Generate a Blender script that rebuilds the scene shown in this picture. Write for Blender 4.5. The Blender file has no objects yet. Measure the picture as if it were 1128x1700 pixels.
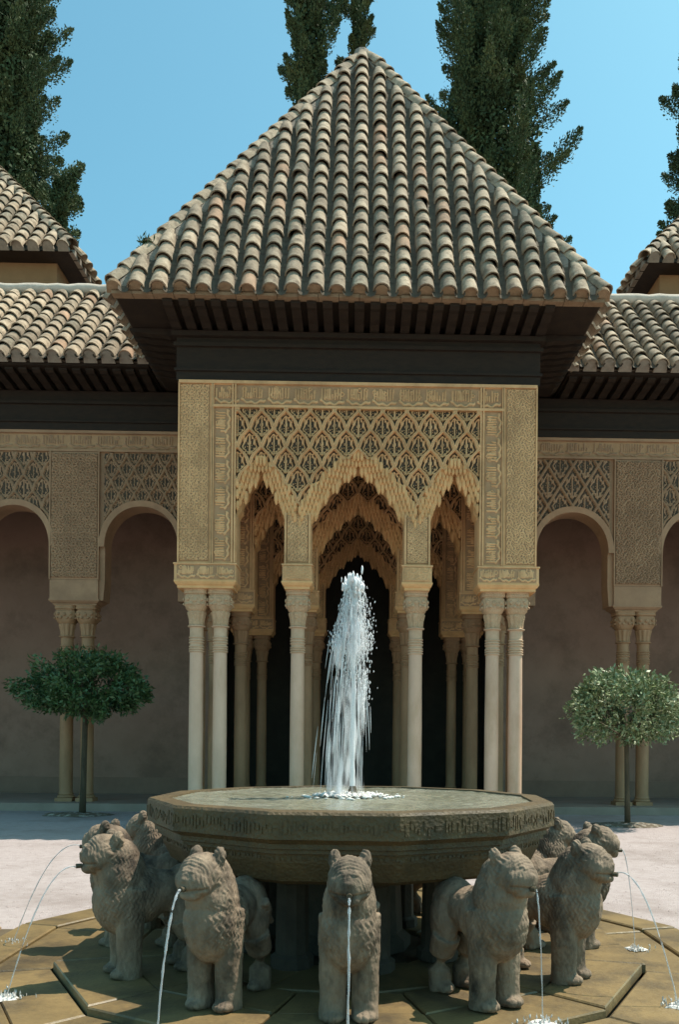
import bpy, bmesh, math, random
import numpy as np
from mathutils import Vector, Matrix
from mathutils.geometry import tessellate_polygon

random.seed(7)
RNG = np.random.default_rng(7)
S = bpy.context.scene
COL = S.collection
PI = math.pi

# ------------------------------------------------------------------ camera, sky, sun, exposure
cam_d = bpy.data.cameras.new('camera')
cam = bpy.data.objects.new('camera', cam_d)
COL.objects.link(cam)
cam_d.sensor_width = 36.0
cam_d.sensor_fit = 'AUTO'
cam_d.lens = 1373 / 1700 * 36.0
cam_d.shift_y = 380 / 1700
cam_d.shift_x = -(618 - 564) / 1700
cam_d.clip_start = 0.05
cam_d.clip_end = 2000
cam.matrix_world = (Matrix.Translation((0.03, -5.3, 1.40)) @ Matrix.Rotation(math.radians(-1.0), 4, 'Z')
                    @ Matrix.Rotation(math.radians(-0.5), 4, 'Y') @ Matrix.Rotation(PI / 2, 4, 'X'))
S.camera = cam
S.cycles.volume_bounces = 3

TO_SUN = Vector((0.50, 0.15, 1.0)).normalized()
world = bpy.data.worlds.new('World')
S.world = world
world.use_nodes = True
wn = world.node_tree
wn.nodes.clear()
w_out = wn.nodes.new('ShaderNodeOutputWorld')
w_bg = wn.nodes.new('ShaderNodeBackground')
w_sky = wn.nodes.new('ShaderNodeTexSky')
w_sky.sky_type = 'NISHITA'
w_sky.sun_disc = False
w_sky.sun_elevation = math.asin(TO_SUN.z)
w_sky.sun_rotation = math.atan2(TO_SUN.x, TO_SUN.y)
w_sky.altitude = 700
w_sky.air_density = 1.0
w_sky.dust_density = 2.0
w_sky.ozone_density = 1.0
w_bg.inputs['Strength'].default_value = 0.15
w_tint = wn.nodes.new('ShaderNodeMix')
w_tint.data_type = 'RGBA'
w_tint.blend_type = 'MULTIPLY'
w_tint.inputs['Factor'].default_value = 1.0
w_tint.inputs['B'].default_value = (0.67, 1.11, 0.92, 1)
wn.links.new(w_sky.outputs[0], w_tint.inputs['A'])
wn.links.new(w_tint.outputs['Result'], w_bg.inputs['Color'])
wn.links.new(w_bg.outputs[0], w_out.inputs['Surface'])

sun_d = bpy.data.lights.new('sun', 'SUN')
sun_d.energy = 4.2
sun_d.angle = math.radians(0.5)
sun_d.color = (1.0, 0.93, 0.82)
sun = bpy.data.objects.new('sun', sun_d)
COL.objects.link(sun)
sun.rotation_euler = TO_SUN.to_track_quat('Z', 'Y').to_euler()
sun.location = (20, 10, 40)

S.view_settings.view_transform = 'Standard'
S.view_settings.look = 'None'
S.view_settings.gamma = 1.0
S.view_settings.use_curve_mapping = False
S.view_settings.exposure = 0.66

# ------------------------------------------------------------------ materials
def material(name, c1, c2, scale=4.0, rough=0.8, bump=0.3, bscale=60.0, bdist=0.01, c3=None, s3=0.8, f3=0.5,
             spec=0.3, detail=6.0, objvar=0.0, stretch=None, transmission=0.0, alpha=1.0, bump2=None):
    m = bpy.data.materials.new(name)
    m.use_nodes = True
    nt = m.node_tree
    N, L = nt.nodes, nt.links
    bs = N['Principled BSDF']
    geo = N.new('ShaderNodeNewGeometry')
    vec = geo.outputs['Position']
    if stretch:
        mp = N.new('ShaderNodeMapping')
        mp.inputs['Scale'].default_value = stretch
        L.new(vec, mp.inputs['Vector'])
        vec = mp.outputs[0]
    n1 = N.new('ShaderNodeTexNoise')
    n1.inputs['Scale'].default_value = scale
    n1.inputs['Detail'].default_value = detail
    n1.inputs['Roughness'].default_value = 0.65
    L.new(vec, n1.inputs['Vector'])
    r1 = N.new('ShaderNodeMapRange')
    r1.inputs['From Min'].default_value = 0.32
    r1.inputs['From Max'].default_value = 0.68
    L.new(n1.outputs['Fac'], r1.inputs['Value'])
    mx = N.new('ShaderNodeMix')
    mx.data_type = 'RGBA'
    mx.inputs['A'].default_value = (*c1, 1)
    mx.inputs['B'].default_value = (*c2, 1)
    L.new(r1.outputs[0], mx.inputs['Factor'])
    col = mx.outputs['Result']
    if c3:
        n3 = N.new('ShaderNodeTexNoise')
        n3.inputs['Scale'].default_value = s3
        n3.inputs['Detail'].default_value = 8.0
        n3.inputs['Roughness'].default_value = 0.7
        L.new(vec, n3.inputs['Vector'])
        r3 = N.new('ShaderNodeMapRange')
        r3.inputs['From Min'].default_value = 0.48
        r3.inputs['From Max'].default_value = 0.66
        r3.inputs['To Max'].default_value = f3
        L.new(n3.outputs['Fac'], r3.inputs['Value'])
        m3 = N.new('ShaderNodeMix')
        m3.data_type = 'RGBA'
        m3.inputs['B'].default_value = (*c3, 1)
        L.new(r3.outputs[0], m3.inputs['Factor'])
        L.new(col, m3.inputs['A'])
        col = m3.outputs['Result']
    if objvar:
        oi = N.new('ShaderNodeObjectInfo')
        rv = N.new('ShaderNodeMapRange')
        rv.inputs['To Min'].default_value = 1.0 - objvar
        rv.inputs['To Max'].default_value = 1.0 + objvar
        L.new(oi.outputs['Random'], rv.inputs['Value'])
        hv = N.new('ShaderNodeHueSaturation')
        L.new(rv.outputs[0], hv.inputs['Value'])
        L.new(col, hv.inputs['Color'])
        col = hv.outputs[0]
    L.new(col, bs.inputs['Base Color'])
    bs.inputs['Roughness'].default_value = rough
    bs.inputs['Specular IOR Level'].default_value = spec
    if transmission:
        bs.inputs['Transmission Weight'].default_value = transmission
        bs.inputs['IOR'].default_value = 1.33
    if alpha < 1:
        bs.inputs['Alpha'].default_value = alpha
    if bump:
        nb = N.new('ShaderNodeTexNoise')
        nb.inputs['Scale'].default_value = bscale
        nb.inputs['Detail'].default_value = 5.0
        L.new(vec, nb.inputs['Vector'])
        bp = N.new('ShaderNodeBump')
        bp.inputs['Strength'].default_value = bump
        bp.inputs['Distance'].default_value = bdist
        L.new(nb.outputs['Fac'], bp.inputs['Height'])
        last = bp
        if bump2:
            vb = N.new('ShaderNodeTexVoronoi')
            vb.inputs['Scale'].default_value = bump2[0]
            L.new(vec, vb.inputs['Vector'])
            b2 = N.new('ShaderNodeBump')
            b2.inputs['Strength'].default_value = bump2[1]
            b2.inputs['Distance'].default_value = bump2[2]
            L.new(vb.outputs['Distance'], b2.inputs['Height'])
            L.new(bp.outputs[0], b2.inputs['Normal'])
            last = b2
        L.new(last.outputs[0], bs.inputs['Normal'])
    return m

M = {}
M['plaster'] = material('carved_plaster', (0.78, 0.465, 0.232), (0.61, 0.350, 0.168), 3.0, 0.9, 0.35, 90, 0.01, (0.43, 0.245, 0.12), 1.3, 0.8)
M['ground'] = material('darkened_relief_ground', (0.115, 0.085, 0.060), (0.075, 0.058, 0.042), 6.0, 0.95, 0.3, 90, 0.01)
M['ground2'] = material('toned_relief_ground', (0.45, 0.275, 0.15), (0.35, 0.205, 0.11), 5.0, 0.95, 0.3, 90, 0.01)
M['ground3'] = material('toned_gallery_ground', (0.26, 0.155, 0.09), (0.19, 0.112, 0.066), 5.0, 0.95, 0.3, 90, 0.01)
M['stucco'] = material('muqarnas_stucco', (0.79, 0.460, 0.212), (0.64, 0.358, 0.152), 5.0, 0.9, 0.3, 70, 0.01, (0.46, 0.262, 0.12), 2.0, 0.5)
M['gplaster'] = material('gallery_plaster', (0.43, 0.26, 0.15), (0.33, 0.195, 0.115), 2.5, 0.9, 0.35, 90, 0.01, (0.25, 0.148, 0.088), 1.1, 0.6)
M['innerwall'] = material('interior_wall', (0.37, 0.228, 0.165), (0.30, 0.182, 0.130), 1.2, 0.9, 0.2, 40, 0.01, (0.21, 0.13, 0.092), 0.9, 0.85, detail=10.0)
M['dado'] = material('darker_wall_foot', (0.30, 0.190, 0.135), (0.24, 0.150, 0.107), 2.0, 0.9, 0.25, 40, 0.01)  # slightly darker tone than the wall above
M['neck'] = material('neck_ring_stone', (0.62, 0.425, 0.285), (0.50, 0.33, 0.205), 6.0, 0.7, 0.3, 50, 0.01)
M['ochre'] = material('ochre_wall', (0.32, 0.180, 0.085), (0.26, 0.145, 0.068), 2.0, 0.9, 0.25, 50, 0.01)
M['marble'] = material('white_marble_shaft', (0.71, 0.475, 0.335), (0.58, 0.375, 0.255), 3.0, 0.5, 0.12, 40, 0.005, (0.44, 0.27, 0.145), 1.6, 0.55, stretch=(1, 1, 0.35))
M['shademarble'] = material('shaded_tan_shaft', (0.42, 0.240, 0.128), (0.30, 0.170, 0.088), 3.0, 0.6, 0.15, 40, 0.005, (0.22, 0.122, 0.06), 1.6, 0.55, stretch=(1, 1, 0.35))  # browner copy of the marble: shade on set-back columns put into the colour
M['capstone'] = material('capital_stone', (0.60, 0.40, 0.245), (0.46, 0.295, 0.17), 9.0, 0.7, 0.5, 55, 0.015, bump2=(38, 0.6, 0.02))
M['wood'] = material('dark_eave_wood', (0.030, 0.018, 0.010), (0.018, 0.011, 0.007), 6.0, 0.75, 0.3, 40, 0.01, stretch=(1, 1, 3))
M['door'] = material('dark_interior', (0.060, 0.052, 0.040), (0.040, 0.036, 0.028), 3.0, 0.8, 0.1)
M['tile'] = material('weathered_clay_tile', (0.40, 0.315, 0.225), (0.245, 0.180, 0.118), 7.0, 0.9, 0.5, 45, 0.012, (0.105, 0.076, 0.050), 5.5, 0.9, objvar=0.32)
M['pan'] = material('channel_tile', (0.13, 0.10, 0.07), (0.07, 0.055, 0.04), 6.0, 0.95, 0.4, 40, 0.012)
M['mortar'] = material('grey_mortar', (0.30, 0.25, 0.20), (0.20, 0.165, 0.13), 8.0, 0.95, 0.6, 40, 0.02)
M['claymortar'] = material('clay_mortar', (0.30, 0.20, 0.12), (0.22, 0.14, 0.08), 9.0, 0.95, 0.6, 50, 0.02)
M['whitewash'] = material('whitewashed_ridge', (0.66, 0.55, 0.45), (0.50, 0.41, 0.33), 5.0, 0.9, 0.4, 30, 0.02)
M['gravel'] = material('pale_gravel', (0.42, 0.350, 0.333), (0.35, 0.287, 0.270), 9.0, 0.95, 0.6, 120, 0.02, (0.26, 0.205, 0.185), 0.9, 0.8)
M['paving'] = material('ochre_paving', (0.215, 0.143, 0.058), (0.130, 0.087, 0.037), 5.0, 0.5, 0.35, 45, 0.01, (0.060, 0.043, 0.024), 2.4, 0.85, spec=0.5, objvar=0.15)
M['joint'] = material('paving_bed', (0.13, 0.095, 0.055), (0.085, 0.062, 0.038), 8.0, 0.8, 0.5, 60, 0.01)
M['brick'] = material('red_paving', (0.30, 0.20, 0.115), (0.22, 0.15, 0.09), 7.0, 0.85, 0.5, 60, 0.01, (0.38, 0.30, 0.21), 3, 0.6, objvar=0.2)
M['basin'] = material('basin_stone', (0.118, 0.076, 0.033), (0.070, 0.047, 0.022), 6.0, 0.6, 0.55, 55, 0.012, (0.042, 0.031, 0.016), 2.2, 0.7, bump2=(45, 0.35, 0.01), spec=0.35)
M['lion'] = material('weathered_lion_marble', (0.30, 0.216, 0.147), (0.145, 0.102, 0.069), 9.0, 0.8, 0.7, 60, 0.010, (0.042, 0.031, 0.022), 4.0, 1.0, bump2=(60, 0.3, 0.005), stretch=(1, 1, 0.55))
M['inner_stone'] = material('support_stone', (0.10, 0.078, 0.057), (0.06, 0.048, 0.036), 7.0, 0.8, 0.5, 50, 0.01)
M['floor'] = material('marble_floor', (0.34, 0.265, 0.21), (0.26, 0.20, 0.155), 2.0, 0.6, 0.15, 30, 0.005)
M['cypress'] = material('cypress_foliage', (0.066, 0.096, 0.036), (0.032, 0.050, 0.021), 1.6, 0.8, 0, c3=(0.125, 0.142, 0.052), s3=0.9, f3=0.8)
M['leafdark'] = material('dark_glossy_leaf', (0.075, 0.135, 0.042), (0.038, 0.078, 0.026), 9.0, 0.45, 0, spec=0.5)
M['leafglint'] = material('pale_glint_leaf', (0.22, 0.26, 0.105), (0.075, 0.115, 0.04), 9.0, 0.5, 0, spec=0.35, c3=(0.62, 0.62, 0.42), s3=14.0, f3=0.7)  # pale patches put whitish sun highlights into the leaf colour
M['bark'] = material('bark', (0.10, 0.075, 0.045), (0.05, 0.04, 0.025), 10.0, 0.9, 0.7, 40, 0.02, stretch=(1, 1, 0.3))
M['soil'] = material('garden_soil', (0.16, 0.12, 0.08), (0.10, 0.075, 0.05), 12.0, 0.95, 0.8, 50, 0.03, (0.5, 0.45, 0.38), 9.0, 0.8)
M['bronze'] = material('spout_metal', (0.10, 0.08, 0.05), (0.07, 0.05, 0.03), 9.0, 0.5, 0.2)
M['water'] = material('basin_water', (0.30, 0.29, 0.20), (0.40, 0.39, 0.31), 3.0, 0.12, 0.5, 16, 0.02, spec=0.6, transmission=0.35)
M['spray'] = material('spray_water', (0.96, 0.93, 0.93), (0.88, 0.86, 0.87), 12.0, 0.3, 0, spec=0.5, transmission=0.08, alpha=0.8)
M['stream'] = material('thin_stream_water', (0.86, 0.86, 0.87), (0.74, 0.75, 0.77), 12.0, 0.12, 0, spec=0.7, transmission=0.45, alpha=0.7)
M['foam'] = material('white_foam', (0.74, 0.70, 0.66), (0.55, 0.52, 0.48), 20.0, 0.5, 0.6, 40, 0.03)

# ------------------------------------------------------------------ object helpers
def obj(name, mesh, parent=None, mat=None):
    o = bpy.data.objects.new(name, mesh)
    COL.objects.link(o)
    if mat is not None and not mesh.materials:
        mesh.materials.append(M[mat])
    if parent is not None:
        o.parent = parent
        if parent.type == 'EMPTY' and not parent.get('_local'):
            o.matrix_parent_inverse = Matrix.Translation(-parent.location)
    return o

def thing(name, label, cat, loc=(0, 0, 0), group=None, rot=0.0, local=False):
    o = bpy.data.objects.new(name, None)
    COL.objects.link(o)
    o.empty_display_size = 0.2
    o.location = loc
    o.rotation_euler = (0, 0, rot)
    tag(o, label, cat, group)
    if local:
        o['_local'] = 1
    return o

def tag(o, label=None, cat=None, group=None, kind=None):
    if label: o['label'] = label
    if cat: o['category'] = cat
    if group: o['group'] = group
    if kind: o['kind'] = kind
    return o

def mesh_np(name, v, f):
    me = bpy.data.meshes.new(name)
    v = np.asarray(v, dtype=np.float32)
    f = np.asarray(f, dtype=np.int32)
    k = f.shape[1]
    me.vertices.add(len(v))
    me.vertices.foreach_set('co', v.ravel())
    me.loops.add(len(f) * k)
    me.loops.foreach_set('vertex_index', f.ravel())
    me.polygons.add(len(f))
    me.polygons.foreach_set('loop_start', np.arange(0, len(f) * k, k, dtype=np.int32))
    me.update(calc_edges=True)
    return me

class MB:
    def __init__(s):
        s.v = []; s.f = []
    def add(s, vs, fs):
        b = len(s.v)
        s.v.extend([tuple(p) for p in vs])
        s.f.extend([tuple(i + b for i in q) for q in fs])
        return s
    def box(s, x0, x1, y0, y1, z0, z1):
        return s.add([(x0, y0, z0), (x1, y0, z0), (x1, y1, z0), (x0, y1, z0), (x0, y0, z1), (x1, y0, z1), (x1, y1, z1), (x0, y1, z1)],
                     [(0, 3, 2, 1), (4, 5, 6, 7), (0, 1, 5, 4), (1, 2, 6, 5), (2, 3, 7, 6), (3, 0, 4, 7)])
    def loft(s, rings, cap=True, closed=True):
        n = len(rings[0]); vs = [p for r in rings for p in r]; fs = []
        for i in range(len(rings) - 1):
            for j in range(n if closed else n - 1):
                k = (j + 1) % n
                fs.append((i * n + j, i * n + k, (i + 1) * n + k, (i + 1) * n + j))
        if cap:
            fs.append(tuple(reversed(range(n))))
            fs.append(tuple((len(rings) - 1) * n + j for j in range(n)))
        return s.add(vs, fs)
    def lathe(s, prof, n=20, c=(0, 0), rot=0.0, cap=True):
        rings = [[(c[0] + r * math.cos(rot + 2 * PI * j / n), c[1] + r * math.sin(rot + 2 * PI * j / n), z) for j in range(n)] for r, z in prof]
        return s.loft(rings, cap)
    def tube(s, pts, rad, n=6, cap=True):
        rings = []
        pts = [Vector(p) for p in pts]
        for i, p in enumerate(pts):
            d = (pts[min(i + 1, len(pts) - 1)] - pts[max(i - 1, 0)])
            if d.length < 1e-9: d = Vector((0, 0, 1))
            d.normalize()
            a = d.orthogonal().normalized() if abs(d.z) < 0.95 else Vector((1, 0, 0))
            a = (a - d * a.dot(d)).normalized()
            b = d.cross(a)
            r = rad[i] if hasattr(rad, '__len__') else rad
            rings.append([p + (a * math.cos(2 * PI * j / n) + b * math.sin(2 * PI * j / n)) * r for j in range(n)])
        return s.loft(rings, cap)
    def prism_y(s, poly, y0, y1):
        """polygon in (x, z), extruded along y"""
        n = len(poly)
        tri = tessellate_polygon([[Vector((p[0], p[1], 0)) for p in poly]])
        vs = [(p[0], y0, p[1]) for p in poly] + [(p[0], y1, p[1]) for p in poly]
        fs = [tuple(t) for t in tri] + [(t[2] + n, t[1] + n, t[0] + n) for t in tri]
        fs += [(i, i + n, (i + 1) % n + n, (i + 1) % n) for i in range(n)]
        return s.add(vs, fs)
    def prism_x(s, poly, x0, x1):
        """polygon in (y, z), extruded along x"""
        n = len(poly)
        tri = tessellate_polygon([[Vector((p[0], p[1], 0)) for p in poly]])
        vs = [(x0, p[0], p[1]) for p in poly] + [(x1, p[0], p[1]) for p in poly]
        fs = [tuple(t) for t in tri] + [(t[2] + n, t[1] + n, t[0] + n) for t in tri]
        fs += [(i, i + n, (i + 1) % n + n, (i + 1) % n) for i in range(n)]
        return s.add(vs, fs)
    def mesh(s, name, fix=True):
        me = bpy.data.meshes.new(name)
        me.from_pydata(s.v, [], s.f)
        if fix:
            bm = bmesh.new(); bm.from_mesh(me)
            bmesh.ops.recalc_face_normals(bm, faces=bm.faces)
            bm.to_mesh(me); bm.free()
        me.update()
        return me
    def build(s, name, mat, parent=None, smooth=False, fix=True):
        me = s.mesh(name, fix)
        if smooth: me.shade_smooth()
        return obj(name, me, parent, mat)

def mirror_x(pts, sgn):
    return [(sgn * p[0],) + tuple(p[1:]) for p in pts]

# ------------------------------------------------------------------ ground and paving
PAV_Y = 0.78
g = MB()
g.box(-300, 300, -300, 400, -1.0, 0.0)
tag(g.build('ground', 'gravel'), kind='structure')
pv = MB().box(-9, 9, -9, PAV_Y, -0.05, 0.004)
paving = tag(pv.build('paving', 'joint'), kind='structure')

def inset_box(w, d, h, ch=0.012):
    mb = MB()
    a, b = w / 2, d / 2
    r0 = [(-a, -b, 0), (a, -b, 0), (a, b, 0), (-a, b, 0)]
    r1 = [(-a, -b, h - ch), (a, -b, h - ch), (a, b, h - ch), (-a, b, h - ch)]
    r2 = [(-a + ch, -b + ch, h), (a - ch, -b + ch, h), (a - ch, b - ch, h), (-a + ch, b - ch, h)]
    return mb.loft([r0, r1, r2])
slab_me = [inset_box(0.44, 0.205, 0.03).mesh('paving_slab'), inset_box(0.36, 0.205, 0.03).mesh('paving_slab'), inset_box(0.52, 0.205, 0.03).mesh('paving_slab')]
for m_ in slab_me: m_.materials.append(M['brick'])
yy = PAV_Y - 0.115
while yy > -1.75:
    xx = -4.0 + random.uniform(0, 0.3)
    while xx < 4.0:
        k = random.randrange(3); w = (0.44, 0.36, 0.52)[k]
        cx = xx + w / 2
        if math.hypot(abs(cx) - 0.2, yy) > 2.56 and abs(cx) < 3.2 + 0.4 * (yy < 0):
            o = obj('paving_slab', slab_me[k], paving)
            o.location = (cx, yy, random.uniform(0.0, 0.012))
            o.rotation_euler = (random.uniform(-.008, .008), random.uniform(-.008, .008), random.uniform(-.012, .012))
        xx += w + 0.014
    yy -= 0.22

# ------------------------------------------------------------------ tiles
def tile_mesh(name, r0=0.134, r1=0.106, L=0.47, th=0.020, lift=0.045, seg=7, squash=1.0):
    mb = MB()
    def ring(r, y, z):
        out = [(r * math.cos(PI * j / seg), y, z + squash * r * math.sin(PI * j / seg)) for j in range(seg + 1)]
        inn = [((r - th) * math.cos(PI * j / seg), y, z + squash * (r - th) * math.sin(PI * j / seg)) for j in reversed(range(seg + 1))]
        return out + inn
    mb.loft([ring(r0, 0, lift), ring((r0 + r1) / 2 + 0.003, L * 0.5, lift * 0.5), ring(r1, L, 0)])
    me = mb.mesh(name)
    me.materials.append(M['tile'])
    me.shade_smooth()
    try:
        me.set_sharp_from_angle(angle=math.radians(40))
    except Exception:
        pass
    return me
TILE = [tile_mesh('roof_tile'), tile_mesh('roof_tile', 0.139, 0.108, 0.48, 0.022, 0.052), tile_mesh('roof_tile', 0.129, 0.103, 0.46, 0.018, 0.040)]
def retint(me, key):
    c = me.copy(); c.materials.clear(); c.materials.append(M[key]); return c
M['tile_dark'] = material('lichen_dark_tile', (0.24, 0.19, 0.135), (0.13, 0.10, 0.07), 8.0, 0.95, 0.5, 45, 0.012, (0.33, 0.30, 0.22), 9.0, 0.7, objvar=0.2)
M['tile_red'] = material('newer_red_tile', (0.40, 0.255, 0.165), (0.29, 0.18, 0.11), 7.0, 0.9, 0.5, 45, 0.012, (0.12, 0.09, 0.06), 5.0, 0.8, objvar=0.2)
TILE_ALL = TILE * 6 + [retint(TILE[0], 'tile_dark'), retint(TILE[1], 'tile_dark'), retint(TILE[2], 'tile_red')]
HIPT = tile_mesh('hip_tile', 0.150, 0.12, 0.50, 0.02, 0.045)

def frame(P, u, s, n):
    return Matrix(((u[0], s[0], n[0], P[0]), (u[1], s[1], n[1], P[1]), (u[2], s[2], n[2], P[2]), (0, 0, 0, 1)))

def jitter(mt, a=0.02):
    return mt @ Matrix.Rotation(random.gauss(0, a), 4, 'Z') @ Matrix.Rotation(random.gauss(0, a * 0.7), 4, 'Y') @ Matrix.Translation((random.gauss(0, .004), random.gauss(0, .012), 0))

def tile_join(mb, me, mt):
    vs = [mt @ v.co for v in me.vertices]
    mb.add(vs, [tuple(p.vertices) for p in me.polygons])

def hip_line(parent, A, B, up, step=0.36, name='hip_tile', sub=None):
    A, B = Vector(A), Vector(B)
    s = (B - A); L = s.length; s.normalize()
    n = (Vector(up) - s * Vector(up).dot(s)).normalized()
    u = s.cross(n)
    k = int(L / step)
    for i in range(k):
        mt = jitter(frame(A + s * (i * step + 0.02), u, s, n), 0.02)
        if sub is not None:
            tile_join(sub, HIPT, mt)
        else:
            o = obj(name, HIPT, parent); o.matrix_local = mt

# ------------------------------------------------------------------ arches and relief
def contour(cx, a, zs, za, n=1.6, pts=96, lobes=0, depth=0.03, phase=0.0, clamp=None):
    th = np.linspace(0, PI, 721)
    c, s_ = np.cos(th), np.sin(th)
    x = a * np.sign(c) * np.abs(c) ** (2 / n)
    z = (za - zs) * np.abs(s_) ** (2 / n)
    d = np.r_[0, np.cumsum(np.hypot(np.diff(x), np.diff(z)))]
    t = np.linspace(0, d[-1], pts)
    X, Z = np.interp(t, d, x), np.interp(t, d, z)
    if lobes:
        tx, tz = np.gradient(X), np.gradient(Z)
        l = np.hypot(tx, tz) + 1e-9
        nx, nz = tz / l, -tx / l
        b = depth * np.abs(np.sin(PI * (lobes * t / d[-1] + phase)))
        X, Z = X + nx * b, Z + nz * b
    X = X + cx
    if clamp is not None:
        X = np.clip(X, clamp[0], clamp[1])
    return list(zip(X.tolist(), (Z + zs).tolist()))

def relief(name, x0, x1, z0, z1, y, fn, parent, mat, res=0.01, mask=None, keep_edge=True, ground=None, cut=0.01):
    nx, nz = max(4, int(round((x1 - x0) / res))), max(4, int(round((z1 - z0) / res)))
    X, Z = np.meshgrid(np.linspace(x0, x1, nx + 1), np.linspace(z0, z1, nz + 1))
    H = fn(X, Z)
    if keep_edge:
        H[0, :] = H[-1, :] = 0.0; H[:, 0] = H[:, -1] = 0.0
    V = np.stack([X, y - H - 0.003, Z], -1).reshape(-1, 3)
    idx = np.arange((nx + 1) * (nz + 1)).reshape(nz + 1, nx + 1)
    F = np.stack([idx[:-1, :-1], idx[:-1, 1:], idx[1:, 1:], idx[1:, :-1]], -1).reshape(-1, 4)
    if mask is not None:
        xc = (X[:-1, :-1] + X[1:, 1:]) / 2; zc = (Z[:-1, :-1] + Z[1:, 1:]) / 2
        F = F[mask(xc, zc).ravel()]
    me = mesh_np(name, V, F)
    o = obj(name, me, parent, mat)
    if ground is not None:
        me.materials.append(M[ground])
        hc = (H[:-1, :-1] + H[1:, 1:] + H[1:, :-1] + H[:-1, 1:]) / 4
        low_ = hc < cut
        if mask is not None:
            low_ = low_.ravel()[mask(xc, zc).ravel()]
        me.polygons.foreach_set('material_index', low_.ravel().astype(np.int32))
    return o

def sstep(x, a, b):
    t = np.clip((x - a) / (b - a), 0, 1)
    return t * t * (3 - 2 * t)

def sebka(x0, z0, c=0.402, h=0.303, amp=0.045, high=0.095, low=0.0, mid=0.040, wd=0.030):
    """ogee net with a palmette in each cell"""
    def fn(X, Z):
        u = (X - x0) / c; v = (Z - z0) / h
        gq = v / 2 - amp * (1 - np.cos(2 * PI * v))
        A = u + gq; B = u - gq
        dA = np.abs(A - np.round(A)); dB = np.abs(B - np.round(B))
        d = np.minimum(dA, dB) * c
        strip = 1 - sstep(d, wd * 0.8, wd * 1.1)
        groove = 1 - sstep(d, 0.004, 0.009)
        p = (A - np.floor(A)) - 0.5; q = (B - np.floor(B)) - 0.5
        lu = (p + q) / 1.0; lv = (p - q) / 1.0
        r = np.hypot(lu, lv); an = np.arctan2(lu, lv)
        ring = 1 - sstep(np.abs(np.maximum(np.abs(p), np.abs(q)) - 0.30), 0.022, 0.045)
        palm = sstep(np.cos(an * 9 + 6 * np.abs(lu)) * (r < 0.62) + np.cos(r * 34), 0.35, 0.75) * (r < 0.66)
        stem = (np.abs(lu) < 0.05) & (np.abs(lv) < 0.6)
        inner = np.maximum(np.maximum(ring * 0.9, palm * 0.8), stem * 1.0)
        H = low + (mid - low) * inner
        H = np.where(strip > 0.02, np.maximum(H, strip * high - groove * 0.018), H)
        return H
    return fn

def scroll(c=0.16, high=0.022, seed=0):
    """interlaced spirals and leaves"""
    def fn(X, Z):
        u = X / c + seed * 0.37; v = Z / c
        wx = 0.12 * np.sin(2 * PI * v * 0.5 + seed); wz = 0.12 * np.sin(2 * PI * u * 0.5)
        u = u + wx; v = v + wz
        iu, iv = np.floor(u), np.floor(v)
        fu, fv = u - iu - 0.5, v - iv - 0.5
        sg = np.where((iu + iv) % 2 == 0, 1.0, -1.0)
        r = np.hypot(fu, fv); an = np.arctan2(fv, fu) * sg
        w = np.sin(2 * PI * (r * 3.0) + an + seed)
        leaf = np.cos(an * 5) * np.cos(r * 14)
        return high * (0.25 + 0.75 * sstep(np.maximum(w, leaf * 1.2), 0.05, 0.55))
    return fn

def script(rs, hgt, along='x', high=0.026, z0=0.0, unit=0.66):
    """tall upright letters over sweeping tails, drawn as raised strokes"""
    def fn(X, Z):
        U, V = (X, Z) if along == 'x' else (Z, -X)
        v0 = V.min(); H = V.max() - v0
        v = (V - v0) / H
        out = np.zeros_like(X)
        lo, hi = U.min(), U.max()
        n = max(1, int(round((hi - lo) / unit))); un = (hi - lo) / n
        r = random.Random(rs)
        for i in range(n):
            a = lo + i * un
            for k in range(9):
                p = a + un * (0.10 + 0.085 * k + r.uniform(-.01, .01))
                top = r.choice([0.88, 0.88, 0.88, 0.62, 0.80])
                bot = 0.34 + r.uniform(-.03, .03)
                lean = 0.006 * math.sin(k)
                dd = np.abs(U - p - lean * v * 3)
                m = (1 - sstep(dd, 0.006, 0.014)) * ((v > bot) & (v < top))
                out = np.maximum(out, m)
            # sweeping tail under the letters
            t = (U - a) / un
            cv = 0.30 - 0.20 * np.sin(np.clip(t, 0, 1) * PI) + 0.05 * np.sin(t * 19)
            m = (1 - sstep(np.abs(v - cv), 0.045, 0.085)) * ((t > 0.03) & (t < 0.95))
            out = np.maximum(out, m)
            for k in range(3):
                pc = a + un * r.uniform(0.1, 0.9); pv_ = r.uniform(0.5, 0.85); rr = r.uniform(.02, .035)
                ring = np.abs(np.hypot(U - pc, (v - pv_) * H) - rr)
                out = np.maximum(out, (1 - sstep(ring, 0.004, 0.009)) * 0.8)
        return high * (0.08 + 0.92 * out)
    return fn

# --------------------------------------------------------- one carved three arch wall (meshes shared by three rows)
W_T = 0.46
ARCHES = [(1.62, 0.40, 4.98, 5.82), (0.0, 0.78, 4.96, 5.93), (-1.62, 0.40, 4.98, 5.82)]
AN = 1.36
OFFS = [0.25, 0.195, 0.135, 0.07, 0.0]
YS = [-0.055, -0.02, 0.06, 0.13]
PIER_Z = 4.03

def tier(i, k, extra=0.0):
    cx, a, zs, za = ARCHES[i]
    off = OFFS[k] + extra
    lob = (9 if a > 0.5 else 7)
    cl = (0.985, 2.035) if i == 0 else ((-2.035, -0.985) if i == 2 else (-1.03, 1.03))
    return contour(cx, a + off * 0.80, zs + off * 0.8, za + off, AN, 118, lob, 0.050 if k == 0 else 0.036, 0.5 * (k % 2), cl)

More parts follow.
